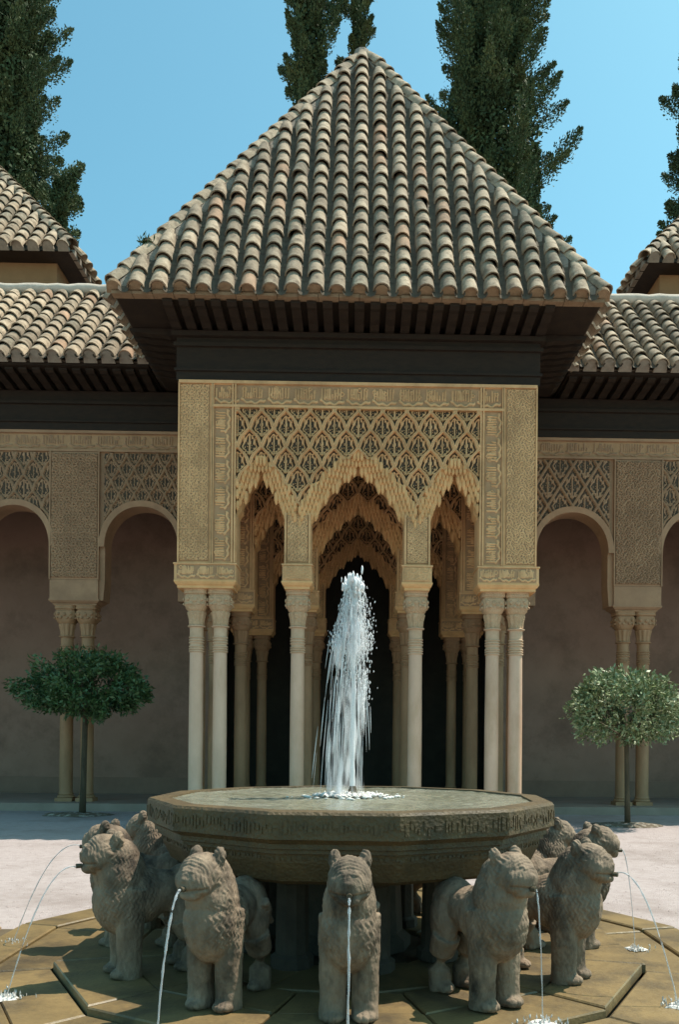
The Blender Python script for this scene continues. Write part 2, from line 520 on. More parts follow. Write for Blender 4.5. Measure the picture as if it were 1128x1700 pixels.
def wall_meshes():
    poly = [(-3.0, PIER_Z), (-3.0, 7.33), (3.0, 7.33), (3.0, PIER_Z), (2.02, PIER_Z)]
    edges = [(2.02, 1.22), (0.78, -0.78), (-1.22, -2.02)]
    for i, (eR, eL) in enumerate(edges):
        c0 = tier(i, 0, -0.03)
        poly.append((eR, PIER_Z)) if i else None
        poly.append((eR, c0[0][1]))
        poly += c0[1:-1]
        poly.append((eL, c0[-1][1]))
        poly.append((eL, PIER_Z))
    wall = MB().prism_y(poly, 0, W_T).mesh('carved_wall')
    wall.materials.append(M['plaster'])
    arch = []
    for i in range(3):
        mb = MB()
        cs = [tier(i, k) for k in range(5)]
        n = len(cs[0])
        def strip(A, yA, B, yB):
            vs = [(p[0], yA, p[1]) for p in A] + [(p[0], yB, p[1]) for p in B]
            mb.add(vs, [(j, j + 1, n + j + 1, n + j) for j in range(n - 1)])
        strip(cs[0], 0.02, cs[0], YS[0])
        for k in range(4):
            strip(cs[k], YS[k], cs[k + 1], YS[k] + 0.012)
            strip(cs[k + 1], YS[k] + 0.012, cs[k + 1], YS[k + 1] if k < 3 else W_T - 0.01)
        # back ring closing the arch towards the inside
        strip(cs[4], W_T - 0.01, cs[0], W_T - 0.012)
        # stacked stalactite prisms, each row stepping back and down
        cx, a, zs, za = ARCHES[i]
        outer, inner = cs[0], cs[4]
        def zint(c_, xq):
            xs = np.array([p[0] for p in c_]); zz = np.array([p[1] for p in c_]); o_ = np.argsort(xs, kind='stable')
            return float(np.interp(xq, xs[o_], zz[o_]))
        ox0, ox1 = min(p[0] for p in outer) + .03, max(p[0] for p in outer) - .03
        ix0, ix1 = min(p[0] for p in inner), max(p[0] for p in inner)
        st = 0.064
        row = 0
        zq = za + 0.20
        while zq > zs - 0.02:
            xq = cx - 18 * st + (st / 2 if row % 2 else 0)
            while xq < cx + 18 * st:
                if ox0 < xq < ox1 and zq < zint(outer, xq) - .045:
                    zi_ = zint(inner, xq) if ix0 < xq < ix1 else -9
                    if zq > zi_ - 0.015:
                        # how far in from the outer line: 0 outside .. 1 at the opening
                        dins = [math.hypot(xq - p[0], zq - p[1]) for p in outer[::3]]
                        dinn = [math.hypot(xq - p[0], zq - p[1]) for p in inner[::3]]
                        f = min(dins) / (min(dins) + min(dinn) + 1e-6)
                        yc = -0.070 + 0.17 * max(0, f - .15)
                        r_ = 0.033
                        big = f > .78
                        if big: r_ = .040
                        lg = 1.7 if big else 1.0
                        rg = []
                        for rr__, dz in ((r_ * .55, .085), (r_, .05), (r_, -.035 * lg), (r_ * .55, -.065 * lg), (r_ * .15, -.082 * lg)):
                            rg.append([(xq + rr__ * math.cos(2 * PI * q / 6), yc + rr__ * math.sin(2 * PI * q / 6), zq + dz) for q in range(6)])
                        mb.loft(rg)
                xq += st
            zq -= 0.092
            row += 1
        me = mb.mesh('muqarnas_arch')
        me.materials.append(M['stucco'])
        arch.append(me)
    return wall, arch
WALL_ME, ARCH_ME = wall_meshes()

def in_arch(xc, zc, pad=0.0):
    ok = np.ones_like(xc, dtype=bool)
    for i in range(3):
        c0 = tier(i, 0, -0.05)
        cx = np.array([p[0] for p in c0]); cz = np.array([p[1] for p in c0])
        o_ = np.argsort(cx, kind='stable')
        zt = np.interp(xc, cx[o_], cz[o_])
        inside = (xc > cx.min()) & (xc < cx.max()) & (zc < zt)
        ok &= ~inside
    return ok

PANELS = {}
def wall_front(parent, y, full=True, mat='plaster'):
    """hang the wall, its arches and its relief at depth y (mesh data is shared between rows)"""
    def place(nm, key, builder):
        if key in PANELS:
            o = obj(nm, PANELS[key], parent)
        else:
            o = builder(); PANELS[key] = o.data
        o.location.y = y
        return o
    w = obj('carved_wall', WALL_ME, parent); w.location.y = y
    for i in range(3):
        o = obj('muqarnas_arch', ARCH_ME[i], parent); o.location.y = y
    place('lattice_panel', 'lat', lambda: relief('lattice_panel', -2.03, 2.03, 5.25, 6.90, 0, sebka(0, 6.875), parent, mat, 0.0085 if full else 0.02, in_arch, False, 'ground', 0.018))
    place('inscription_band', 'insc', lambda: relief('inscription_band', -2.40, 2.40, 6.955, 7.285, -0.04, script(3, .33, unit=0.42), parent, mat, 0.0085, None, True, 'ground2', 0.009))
    for sgn in (-1, 1):
        a, b = sorted((sgn * 2.965, sgn * 2.475))
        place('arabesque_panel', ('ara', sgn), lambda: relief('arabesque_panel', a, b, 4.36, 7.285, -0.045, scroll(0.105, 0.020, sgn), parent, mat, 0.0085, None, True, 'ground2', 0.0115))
        a2, b2 = sorted((sgn * 2.40, sgn * 2.115))
        place('inscription_panel', ('ins', sgn), lambda: relief('inscription_panel', a2, b2, 4.36, 6.90, -0.045, script(5 + sgn, .28, 'z', 0.024, unit=0.40), parent, mat, 0.0095, None, True, 'ground2', 0.009))
        a3, b3 = sorted((sgn * 0.82, sgn * 1.18))
        place('pier_panel', ('pier', sgn), lambda: relief('pier_panel', a3, b3, 4.36, 5.14, -0.02, scroll(0.09, 0.018, 2 + sgn), parent, mat, 0.010, None, True, 'ground2', 0.010))
        a4, b4 = sorted((sgn * 2.99, sgn * 2.03))
        place('impost_panel', ('imp', sgn), lambda: relief('impost_panel', a4, b4, 4.06, 4.29, -0.062, script(11 + sgn, .2, 'x', 0.016, unit=0.32), parent, mat, 0.010, None, True, 'ground2', 0.006))
        a5, b5 = sorted((sgn * 0.775, sgn * 1.225))
        place('impost_panel', ('imp2', sgn), lambda: relief('impost_panel', a5, b5, 4.06, 4.29, -0.062, scroll(0.1, 0.016, 4 + sgn), parent, mat, 0.010))
    def mould():
        mb = MB()
        for sgn in (-1, 1):
            def bx(xa, xb, ya, yb, za, zb):
                xa, xb = sorted((sgn * xa, sgn * xb)); mb.box(xa, xb, ya, yb, za, zb)
            bx(2.035, 2.995, -0.043, 0.0, 4.32, 7.325)              # raised ground of the corner panels
            for xa in (2.972, 2.425, 2.455 - .045, 2.085, 2.042):
                bx(xa - 0.012, xa + 0.012, -0.082, -0.042, 4.33, 7.29)
            bx(0.785, 1.215, -0.018, 0.0, 4.32, 5.18)
            for xa in (0.80, 1.20):
                bx(xa - 0.014, xa + 0.014, -0.055, -0.017, 4.33, 5.17)
            bx(2.015, 3.035, -0.06, W_T + 0.03, 4.035, 4.315)       # impost blocks
            bx(0.755, 1.245, -0.06, W_T + 0.03, 4.035, 4.315)
            for (xa, xb) in ((2.0, 3.05), (0.74, 1.26)):
                bx(xa, xb, -0.078, W_T + .045, 4.300, 4.325)
        mb.box(-2.03, 2.03, -0.038, 0, 6.93, 7.325)
        mb.box(-2.98, 2.98, -0.085, 0.001, 7.295, 7.345)
        mb.box(-2.42, 2.42, -0.088, -0.030, 6.905, 6.945)
        me = mb.build('moulding', mat, parent)
        return me
    place('moulding', 'mould', mould)
    for ci, (sgn, xa, xb) in enumerate(((-1, 2.04, 3.01), (-1, 0.77, 1.23), (1, 0.77, 1.23), (1, 2.04, 3.01))):
        def corn():
            cxm = sgn * (xa + xb) / 2; hw = (xb - xa) / 2
            rings = []
            for dx, z in ((0.03, 4.04), (0.03, 4.015), (0.005, 3.975), (-0.02, 3.955), (-0.02, 3.915)):
                e = hw + dx
                rings.append([(cxm - e, -0.045 - dx, z), (cxm + e, -0.045 - dx, z), (cxm + e, W_T + .03 + dx, z), (cxm - e, W_T + .03 + dx, z)])
            return MB().loft(rings).build('cornice', 'stucco', parent)
        place('cornice', ('corn', ci), corn)

# ------------------------------------------------------------------ columns
def column_meshes(base_z, top_z=3.915):
    k = top_z - 3.915
    sh = MB().lathe([(0.125, base_z + .17), (0.121, base_z + .22), (0.121, 1.6), (0.113, 2.86 + k)], 20).mesh('shaft')
    bs = MB()
    bs.box(-.16, .16, -.16, .16, base_z, base_z + .07)
    bs.lathe([(0.150, base_z + .071), (0.162, base_z + .09), (0.150, base_z + .11), (0.130, base_z + .125), (0.140, base_z + .145), (0.128, base_z + .171)], 20)
    bs = bs.mesh('base')
    pr = [(0.113, 2.86 + k)]
    z = 2.86 + k
    for zc in (2.885, 2.925, 2.965, 3.03, 3.075, 3.12):
        zc += k
        pr += [(0.114, zc - .016), (0.130, zc - .008), (0.130, zc + .008), (0.114, zc + .016)]
    pr += [(0.115, 3.16 + k), (0.116, 3.285 + k), (0.150, 3.297 + k), (0.152, 3.312 + k), (0.118, 3.325 + k)]
    nk = MB().lathe(pr, 20).mesh('neck_rings')
    cp = MB()
    # fluted lower drum
    n = 40
    rings = []
    for r, zc in ((0.117, 3.325), (0.125, 3.43), (0.150, 3.53), (0.148, 3.55)):
        rings.append([((r + (0.010 if j % 4 < 2 else -0.004)) * math.cos(2 * PI * j / n), (r + (0.010 if j % 4 < 2 else -0.004)) * math.sin(2 * PI * j / n), zc + k) for j in range(n)])
    cp.loft(rings)
    # rounded block with leaf bosses
    def sq(h, zc, rd=0.3):
        out = []
        for j in range(32):
            t = 2 * PI * j / 32 + PI / 32
            c, s_ = math.cos(t), math.sin(t)
            e = 5.0 if rd < 0.5 else 2.6
            q = (abs(c) ** e + abs(s_) ** e) ** (-1 / e)
            out.append((h * q * c, h * q * s_, zc + k))
        return out
    cp.loft([sq(.125, 3.535, .9), sq(.165, 3.585, .9), sq(.185, 3.64), sq(.190, 3.70), sq(.190, 3.80), sq(.176, 3.812), sq(.176, 3.83), sq(.198, 3.84), sq(.202, 3.865), sq(.195, 3.885), sq(.205, 3.915)])
    for face in range(4):
        ca, sa = math.cos(face * PI / 2), math.sin(face * PI / 2)
        for (u, zc, r) in ((-.12, 3.74, .034), (0, 3.73, .042), (.12, 3.74, .034), (-.06, 3.67, .030), (.06, 3.67, .030), (-.13, 3.66, .022), (.13, 3.66, .022)):
            rg = []
            for rr, dd in ((r, 0), (r * .85, .018), (r * .45, .026)):
                rg.append([((.186 + dd) * ca - (u + rr * math.cos(2 * PI * j / 8)) * sa, (.186 + dd) * sa + (u + rr * math.cos(2 * PI * j / 8)) * ca, zc + k + rr * math.sin(2 * PI * j / 8)) for j in range(8)])
            cp.loft(rg)
    cp = cp.mesh('capital')
    for me, mt in ((sh, 'marble'), (bs, 'marble'), (nk, 'neck'), (cp, 'capstone')):
        me.materials.append(M[mt])
    for me in (sh, nk):
        me.shade_smooth()
        try: me.set_sharp_from_angle(angle=math.radians(50))
        except Exception: pass
    return sh, bs, nk, cp
CM_P = column_meshes(0.15)
CM_G = column_meshes(0.15, 4.03)

def shade_toned(cm):  # recolours a column set with the shade-toned marble
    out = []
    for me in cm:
        c = me.copy(); c.materials.clear(); c.materials.append(M['shademarble']); out.append(c)
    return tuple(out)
CM_P2 = shade_toned(CM_P)
CM_G = shade_toned(CM_G)

def column(parent, x, y, cm=CM_P, s=1.0):
    sh = obj('column', cm[0], parent)
    sh.location = (x, y, 0)
    sh.scale = (s, s, 1)
    for nm, me in (('base', cm[1]), ('neck_rings', cm[2]), ('capital', cm[3])):
        c = obj(nm, me, sh)
    return sh

# ------------------------------------------------------------------ roof planes
def tile_field(parent, O, u, s, n, cols, exposure, smax, limit=None, mb_pan=None, pan_r=0.10, joined=None, s_of=None, skip=None):
    """cover tiles in columns up a slope; cols = offsets along u; smax(c) = length of slope at that column"""
    cnt = 0
    for c in cols:
        L = smax(c)
        k = 0
        sv = 0.0
        while sv < L - 0.12:
            P = O + u * c + s * sv
            mt = frame(P + n * 0.03, u, s, n)
            mt = jitter(mt, 0.026)
            me = random.choice(TILE_ALL) if joined is None else random.choice(TILE)
            if random.random() < .03: mt = mt @ Matrix.Translation((random.gauss(0, .012), random.uniform(-.05, .03), .012)) @ Matrix.Rotation(random.gauss(0, .07), 4, 'Z')
            if joined is not None or (limit is not None and cnt >= limit):
                tile_join(joined, me, mt)
            else:
                o = obj('roof_tile', me, parent); o.matrix_local = mt
            cnt += 1; k += 1
            sv += exposure
    return cnt

PX = 3.84
EAVE_Z = 8.33
P_Y0, P_YC, P_Y1 = 7.62, 11.40, 15.18
APEX = Vector((0.06, P_YC, 15.12))

pavilion = thing('pavilion', 'carved plaster pavilion with steep pyramid tiled roof behind the fountain', 'pavilion', (0, 8.5, 0))
wall_front(pavilion, 8.5)
wall_front(pavilion, 10.95)
# side walls of the pavilion, each with one arched opening
for sgn in (-1, 1):
    arc = contour(9.96, 0.62, 5.0, 5.95, 1.8, 40, 11, 0.03)
    poly = [(8.962, PIER_Z), (8.962, 7.33), (10.948, 7.33), (10.948, PIER_Z), (10.60, PIER_Z)] + arc + [(9.32, PIER_Z)]
    a, b = sorted((sgn * 2.56, sgn * 2.995))
    MB().prism_x(poly, a, b).build('side_wall', 'plaster', pavilion)
ft = MB().box(-3.3, 3.3, 8.2, 11.3, -0.02, 0.15)
ft.build('floor', 'floor', pavilion)
for y in (8.73, 11.18):
    for x in (-2.71, -2.31, -1.0, 1.0, 2.31, 2.71):
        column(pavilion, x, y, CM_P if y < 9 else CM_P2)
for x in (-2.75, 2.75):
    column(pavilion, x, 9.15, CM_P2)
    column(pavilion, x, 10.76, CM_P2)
MB().box(-2.54, 2.54, 8.97, 10.94, 6.95, 7.05).build('ceiling', 'wood', pavilion)

# wooden frieze and eave under the roof
wd = MB()
wd.box(-3.03, 3.03, 8.455, 15.0, 7.35, 8.12)
wd.box(-3.06, 3.06, 8.42, 15.0, 7.50, 7.54)
wd.box(-3.07, 3.07, 8.40, 15.0, 7.90, 7.96)
wd.box(-3.10, 3.10, 8.37, 15.0, 8.06, 8.14)
wd.build('wooden_frieze', 'wood', pavilion)
# thin boards between the eave edge and the frieze, sloping down to the wall
ev = MB()
zi = 8.13
ev.loft([[(-PX + .05, P_Y0 + .05, EAVE_Z - .06), (PX - .05, P_Y0 + .05, EAVE_Z - .06), (PX - .05, P_Y1 - .05, EAVE_Z - .06), (-PX + .05, P_Y1 - .05, EAVE_Z - .06)],
         [(-PX + .02, P_Y0 + .02, EAVE_Z - .005), (PX - .02, P_Y0 + .02, EAVE_Z - .005), (PX - .02, P_Y1 - .02, EAVE_Z - .005), (-PX + .02, P_Y1 - .02, EAVE_Z - .005)]])
ev.build('eave_board', 'wood', pavilion)
cb = MB()
prof = [(0.0, 0.03), (0.0, 0.14), (0.78, 0.14), (0.78, 0.10), (0.70, 0.07), (0.60, 0.075), (0.42, 0.045), (0.25, 0.04), (0.12, 0.015)]
cb.prism_x(prof, -0.075, 0.075)
COR = cb.mesh('corbel'); COR.materials.append(M['wood'])
def corbel(parent, x, y, z, rot):
    o = obj('corbel', COR, parent)
    o.matrix_basis = Matrix.Translation((x, y, z)) @ Matrix.Rotation(rot, 4, 'Z')
    return o
for i in range(25):
    corbel(pavilion, -3.0 + i * 0.25, 8.40, EAVE_Z - 0.21, PI)
for i in range(8):
    corbel(pavilion, -3.06, 8.65 + i * 0.25, EAVE_Z - 0.21, PI / 2)
    corbel(pavilion, 3.06, 8.65 + i * 0.25, EAVE_Z - 0.21, -PI / 2)

rf = MB()
base = [Vector((-PX, P_Y0, EAVE_Z)), Vector((PX, P_Y0, EAVE_Z)), Vector((PX, P_Y1, EAVE_Z)), Vector((-PX, P_Y1, EAVE_Z))]
rf.add(base + [APEX], [(0, 1, 4), (1, 2, 4), (2, 3, 4), (3, 0, 4), (3, 2, 1, 0)])
roof = rf.build('roof', 'pan', pavilion)
u = Vector((1, 0, 0))
Lf = math.hypot(P_YC - P_Y0, APEX.z - EAVE_Z)
s = Vector((0, P_YC - P_Y0, APEX.z - EAVE_Z)) / Lf
n = u.cross(s)
O = Vector((0, P_Y0 - 0.06, EAVE_Z - 0.02))
cols = [0.345 * i for i in range(-11, 12)]
NT = tile_field(roof, O, u, s, n, cols, 0.355, lambda c: (Lf + .05) * (1 - (abs(c) + 0.10) / PX), joined=None)
# channel tiles lying between the covers, the clay plugs of the eave and the mortar along the hips
pan = MB()
for i in range(-11, 13):
    c = 0.345 * (i - 0.5)
    if abs(c) > 3.7: continue
    L = Lf * (1 - abs(c) / PX)
    sv = -0.08
    while sv < L:
        P = O + u * c + s * sv
        for q in range(5):
            pass
        ring = lambda yy, zz, r: [tuple(P + u * (r * math.cos(PI + PI * j / 4)) + s * yy + n * (zz + 0.10 + 0.8 * r * math.sin(PI + PI * j / 4))) for j in range(5)]
        pan.loft([ring(0, 0.016, .085), ring(0.42, 0.0, .075)], cap=False, closed=False)
        sv += 0.355
tag(pan.build('channel_tile', 'pan', roof, fix=False), kind='stuff')
plug = MB()
for c in cols:
    P = O + u * c + s * 0.012 + n * 0.065
    pts = [(0.112 * math.cos(PI * j / 8), 0.115 * math.sin(PI * j / 8)) for j in range(9)]
    r0 = [tuple(P + u * a + n * b) for a, b in pts] + [tuple(P - u * 0.127 - n * 0.09), tuple(P + u * 0.127 - n * 0.09)]
    r1 = [tuple(Vector(p) + s * 0.06) for p in r0]
    plug.loft([r0, r1])
plug.build('eave_mortar', 'claymortar', roof)
lip = MB()
for i in range(24):
    x0 = -PX + i * (2 * PX / 24)
    lip.box(x0 + .004, x0 + 2 * PX / 24 - .004, P_Y0 - 0.10 + random.uniform(-.015, .015), P_Y0 + .05, EAVE_Z - 0.062, EAVE_Z - 0.015 + random.uniform(-.01, .01))
lip.build('eave_course', 'claymortar', roof)
mor = MB()
for sgn in (-1, 1):
    A = Vector((sgn * PX, P_Y0, EAVE_Z)); hd = (APEX - A)
    steps = 40
    for i in range(steps):
        t0, t1 = i / steps, (i + 1) / steps - .0005
        w0 = 0.34 + 0.05 * math.sin(i * 1.7); w1 = 0.34 + 0.05 * math.sin((i + 1) * 1.7)
        a0, a1 = A + hd * t0, A + hd * t1
        dn = (-u * sgn)
        rise = n * 0.11
        q0 = [a0 + rise * 1.2, a0 + rise * 1.2 + dn * 0.10, a0 + dn * w0 * min(1, (1 - t0) * 6) + n * 0.02]
        q1 = [a1 + rise * 1.2, a1 + rise * 1.2 + dn * 0.10, a1 + dn * w1 * min(1, (1 - t1) * 6) + n * 0.02]
        mor.add(q0 + q1, [(0, 1, 4, 3), (1, 2, 5, 4)])
mor.build('hip_mortar', 'mortar', roof, fix=False)
for (cx_, cy_) in ((-PX, P_Y0), (PX, P_Y0)):
    A = Vector((cx_, cy_, EAVE_Z + 0.07))
    hip_line(roof, A, APEX + Vector((0, 0, 0.12)), (0, 0, 1), 0.365)
side = MB()
for (ox, oy, uu) in ((-PX, P_YC, Vector((0, -1, 0))), (PX, P_YC, Vector((0, 1, 0)))):
    sx = -math.copysign(1, ox)
    Ls = math.hypot(PX, APEX.z - EAVE_Z)
    ss = Vector((sx * PX, 0, APEX.z - EAVE_Z)) / Ls
    nn = uu.cross(ss)
    OO = Vector((ox - sx * 0.06, oy, EAVE_Z - .02))
    hw = P_YC - P_Y0
    tile_field(roof, OO, uu, ss, nn, [0.345 * i for i in range(-10, 11)], 0.355, lambda c: (Ls + .05) * (1 - (abs(c) + 0.1) / hw), joined=side)
bm_u = Vector((-1, 0, 0)); bs_ = Vector((0, -(P_Y1 - P_YC), APEX.z - EAVE_Z)).normalized(); bn_ = bm_u.cross(bs_)
tile_field(roof, Vector((0, P_Y1 + .06, EAVE_Z - .02)), bm_u, bs_, bn_, cols, 0.355, lambda c: (Lf + .05) * (1 - (abs(c) + 0.1) / PX), joined=side)
for (cx_, cy_) in ((-PX, P_Y1), (PX, P_Y1)):
    hip_line(roof, Vector((cx_, cy_, EAVE_Z + .07)), APEX + Vector((0, 0, 0.12)), (0, 0, 1), 0.365, sub=side)
tag(side.build('side_tiles', 'tile', roof, fix=False), kind='stuff')
cap = MB().lathe([(0.30, APEX.z - 0.30), (0.22, APEX.z - .02), (0.16, APEX.z + .16), (0.05, APEX.z + .24), (0.01, APEX.z + .25)], 10, (0, P_YC))
cap.build('roof_cap', 'mortar', roof)

# ------------------------------------------------------------------ the two galleries
G_Y = 11.10
def gallery(sgn, label):
    gt = thing('arcade_gallery', label, 'gallery', (sgn * 6, G_Y, 0), 'arcaded galleries beside the pavilion')
    X = lambda v: sgn * v
    XE = 12.2
    arches = [(4.27, 0.72), (6.765, 0.69), (9.135, 0.69)]
    piers = [(5.58, 0.505), (7.95, 0.505), (10.32, 0.505)]
    zs, za = 5.17, 5.97
    poly = [(3.02, 4.12), (3.02, 7.45), (XE, 7.45), (XE, 4.12), (10.32 - .505, 4.12)]
    for cx, a in reversed(arches):
        poly += [(cx + a, 4.5)] + contour(cx, a, zs, za, 2.1, 40) + [(cx - a, 4.5)]
        poly.append((cx - a - (0.03 if cx > 4.5 else 0), 4.12))
        if cx > 4.5:
            nxt = arches[arches.index((cx, a)) - 1]
            poly.append((nxt[0] + nxt[1] + .03, 4.12))
    pl = [(X(p[0]), p[1]) for p in poly]
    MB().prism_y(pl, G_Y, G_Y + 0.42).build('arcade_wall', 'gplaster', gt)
    for cx, a in arches:
        mb = MB()
        c0 = contour(X(cx), a + 0.11, zs, za + .115, 2.1, 48); c1 = contour(X(cx), a + .001, zs, za + .001, 2.1, 48)
        nn = 48
        for (A, ya, B, yb) in ((c0, G_Y + .01, c0, G_Y - .075), (c0, G_Y - .075, c1, G_Y - .06), (c1, G_Y - .06, c1, G_Y + .2)):
            mb.add([(p[0], ya, p[1]) for p in A] + [(p[0], yb, p[1]) for p in B], [(j, j + 1, nn + j + 1, nn + j) for j in range(nn - 1)])
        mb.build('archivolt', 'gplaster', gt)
        x0, x1 = sorted((X(cx - a - .06), X(cx + a + .04)))
        if cx < 5: x0, x1 = sorted((X(3.03), X(cx + a + .02)))
        cxs = np.array([p[0] for p in c0]); czs = np.array([p[1] for p in c0]); oo = np.argsort(cxs)
        mk = lambda xc, zc: ~((xc > cxs.min()) & (xc < cxs.max()) & (zc < np.interp(xc, cxs[oo], czs[oo]) - .02)) & (zc > zs + .02)
        cell = {0: (0.38, 0.36)}.get(0)
        if cx < 8:
            if sgn < 0 and cx < 5:
                fn = sebka(X(cx), 7.0, 0.30, 0.26, -0.03, 0.06, 0, 0.03, 0.026)
            elif cx < 5:
                fn = sebka(X(cx), 7.0 - .1, 0.50, 0.40, 0.0, 0.06, 0, 0.03, 0.03)
            else:
                fn = sebka(X(cx), 7.0 - .1, 0.36, 0.32, 0.05, 0.06, 0, 0.03, 0.028)
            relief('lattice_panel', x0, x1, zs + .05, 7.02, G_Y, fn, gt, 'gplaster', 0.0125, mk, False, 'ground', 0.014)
    mo = MB()
    def bx(xa, xb, ya, yb, z0, z1):
        xa, xb = sorted((X(xa), X(xb))); mo.box(xa, xb, ya, yb, z0, z1)
    bx(3.03, XE, G_Y - .05, G_Y, 7.40, 7.455)
    bx(3.03, XE, G_Y - .055, G_Y, 7.04, 7.085)
    for cx, hw in piers:
        bx(cx - hw + .02, cx + hw - .02, G_Y - .045, G_Y, 4.52, 7.03)
        for xa in (cx - hw + .03, cx + hw - .03):
            bx(xa - .012, xa + .012, G_Y - .075, G_Y - .044, 4.52, 7.035)
        bx(cx - .475, cx + .475, G_Y - .05, G_Y + .45, 4.14, 4.515)
    mo.build('moulding', 'gplaster', gt)
    for cx, hw in piers:
        co = MB()
        rings = []
        for dx, z in ((0.02, 4.14), (0.02, 4.11), (-.02, 4.07), (-.05, 4.06), (-.05, 4.03)):
            e = 0.475 + dx
            rings.append([(X(cx) - e, G_Y - .04 - dx, z), (X(cx) + e, G_Y - .04 - dx, z), (X(cx) + e, G_Y + .44 + dx, z), (X(cx) - e, G_Y + .44 + dx, z)])
        co.loft(rings)
        co.build('cornice', 'gplaster', gt)
    x0, x1 = sorted((X(3.05), X(8.4)))
    relief('inscription_band', x0, x1, 7.10, 7.385, G_Y - .002, script(21 + sgn, .2, 'x', 0.022, unit=0.55), gt, 'gplaster', 0.012, None, True, 'ground2', 0.008)
    for cx, hw in piers[:2]:
        x0, x1 = sorted((X(cx - hw + .05), X(cx + hw - .05)))
        relief('arabesque_panel', x0, x1, 4.56, 7.0, G_Y - .046, scroll(0.13, 0.036, 7 + sgn), gt, 'gplaster', 0.011, None, True, 'ground3', 0.017)
    for cx, hw in piers:
        for dx in (-.205, .205):
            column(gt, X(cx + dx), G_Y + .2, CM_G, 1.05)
    # walk, back wall, ceiling
    st = MB(); xa, xb = sorted((X(3.31), X(XE))); st.box(xa, xb, G_Y - .42, 14.2, -.02, .15); st.build('walkway', 'floor', gt)
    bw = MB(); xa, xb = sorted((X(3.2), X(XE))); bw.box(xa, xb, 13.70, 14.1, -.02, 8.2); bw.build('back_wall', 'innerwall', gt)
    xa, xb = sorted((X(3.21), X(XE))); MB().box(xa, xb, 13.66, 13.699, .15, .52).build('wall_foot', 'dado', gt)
    ce = MB(); xa, xb = sorted((X(3.32), X(XE))); ce.box(xa, xb, G_Y + .43, 13.69, 6.95, 7.1); ce.build('ceiling', 'wood', gt)
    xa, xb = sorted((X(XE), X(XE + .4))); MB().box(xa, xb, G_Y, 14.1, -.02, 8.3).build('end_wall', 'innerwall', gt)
    # eave
    GE_Y, GE_Z = 10.12, 8.40
    w2 = MB(); xa, xb = sorted((X(3.10), X(XE)))
    w2.box(xa, xb, G_Y - .06, G_Y + .4, 7.46, 8.22)
    w2.box(xa, xb, G_Y - .10, G_Y - .061, 7.60, 7.64)
    w2.box(xa, xb, G_Y - .12, G_Y - .061, 7.95, 8.01)
    w2.build('wooden_frieze', 'wood', gt)
    e2 = MB(); xa, xb = sorted((X(3.93), X(XE)))
    e2.box(xa, xb, GE_Y + .04, G_Y + .35, GE_Z - .07, GE_Z - .012)
    e2.build('eave_board', 'wood', gt)
    for i in range(18):
        corbel(gt, X(4.05 + i * 0.25), G_Y - .07, GE_Z - .215, PI)
    # roof
    RY, RZ = 12.42, 10.74
    Lg = math.hypot(RY - GE_Y, RZ - GE_Z)
    sg = Vector((0, RY - GE_Y, RZ - GE_Z)) / Lg
    ng = u.cross(sg)
    xa, xb = sorted((X(2.4), X(XE)))
    r2 = MB().prism_x([(GE_Y, GE_Z), (RY, RZ), (RY + 2.2, RZ - 2.4), (RY + 2.2, GE_Z - .01), (GE_Y, GE_Z - .008)], xa, xb)
    rr = r2.build('roof', 'pan', gt)
    Og = Vector((0, GE_Y - .06, GE_Z - .02))
    cols = [X(3.99 + 0.33 * i) for i in range(9)]
    tile_field(rr, Og, u, sg, ng, cols, 0.31, lambda c: Lg + .05)
    rest = MB()
    tile_field(rr, Og, u, sg, ng, [X(3.99 + 0.33 * i) for i in range(9, 25)] + [X(3.66), X(3.33), X(3.0)], 0.31, lambda c: Lg + .05, joined=rest)
    tag(rest.build('far_tiles', 'tile', rr, fix=False), kind='stuff')
    pn = MB()
    for i in range(25):
        c = X(3.99 + .33 * (i + .5))
        for k in range(int(Lg / .31)):
            P = Og + u * c + sg * (k * .31 - .05)
            ring = lambda yy, zz, r: [tuple(P + u * (r * math.cos(PI + PI * j / 4)) + sg * yy + ng * (zz + 0.10 + 0.8 * r * math.sin(PI + PI * j / 4))) for j in range(5)]
            pn.loft([ring(0, 0.016, .085), ring(0.37, 0.0, .075)], cap=False, closed=False)
    tag(pn.build('channel_tile', 'pan', rr, fix=False), kind='stuff')
    pg = MB()
    for i in range(25):
        c = X(3.99 + .33 * i)
        P = Og + u * c + sg * 0.012 + ng * 0.065
        pts = [(0.112 * math.cos(PI * j / 8), 0.115 * math.sin(PI * j / 8)) for j in range(9)]
        r0 = [tuple(P + u * a + ng * b) for a, b in pts] + [tuple(P - u * 0.127 - ng * 0.12), tuple(P + u * 0.127 - ng * 0.12)]
        pg.loft([r0, [tuple(Vector(p) + sg * .06) for p in r0]])
    pg.build('eave_mortar', 'mortar', rr)
    # whitewashed ridge roll
    ridge = MB()
    x_a, x_b = X(3.3), X(XE)
    npt = 40
    ridge.tube([(x_a + (x_b - x_a) * i / npt, RY - .02 + random.uniform(-.008, .008), RZ + .20 + random.uniform(-.012, .012)) for i in range(npt + 1)], [0.125 + random.uniform(-.012, .012) for _ in range(npt + 1)], 8)
    ridge.build('ridge_roll', 'whitewash', rr, smooth=True)
    return gt
gallery(-1, 'tile roofed arcade gallery left of the pavilion, behind the dark leafed tree')
gallery(1, 'tile roofed arcade gallery right of the pavilion, behind the sunlit tree')

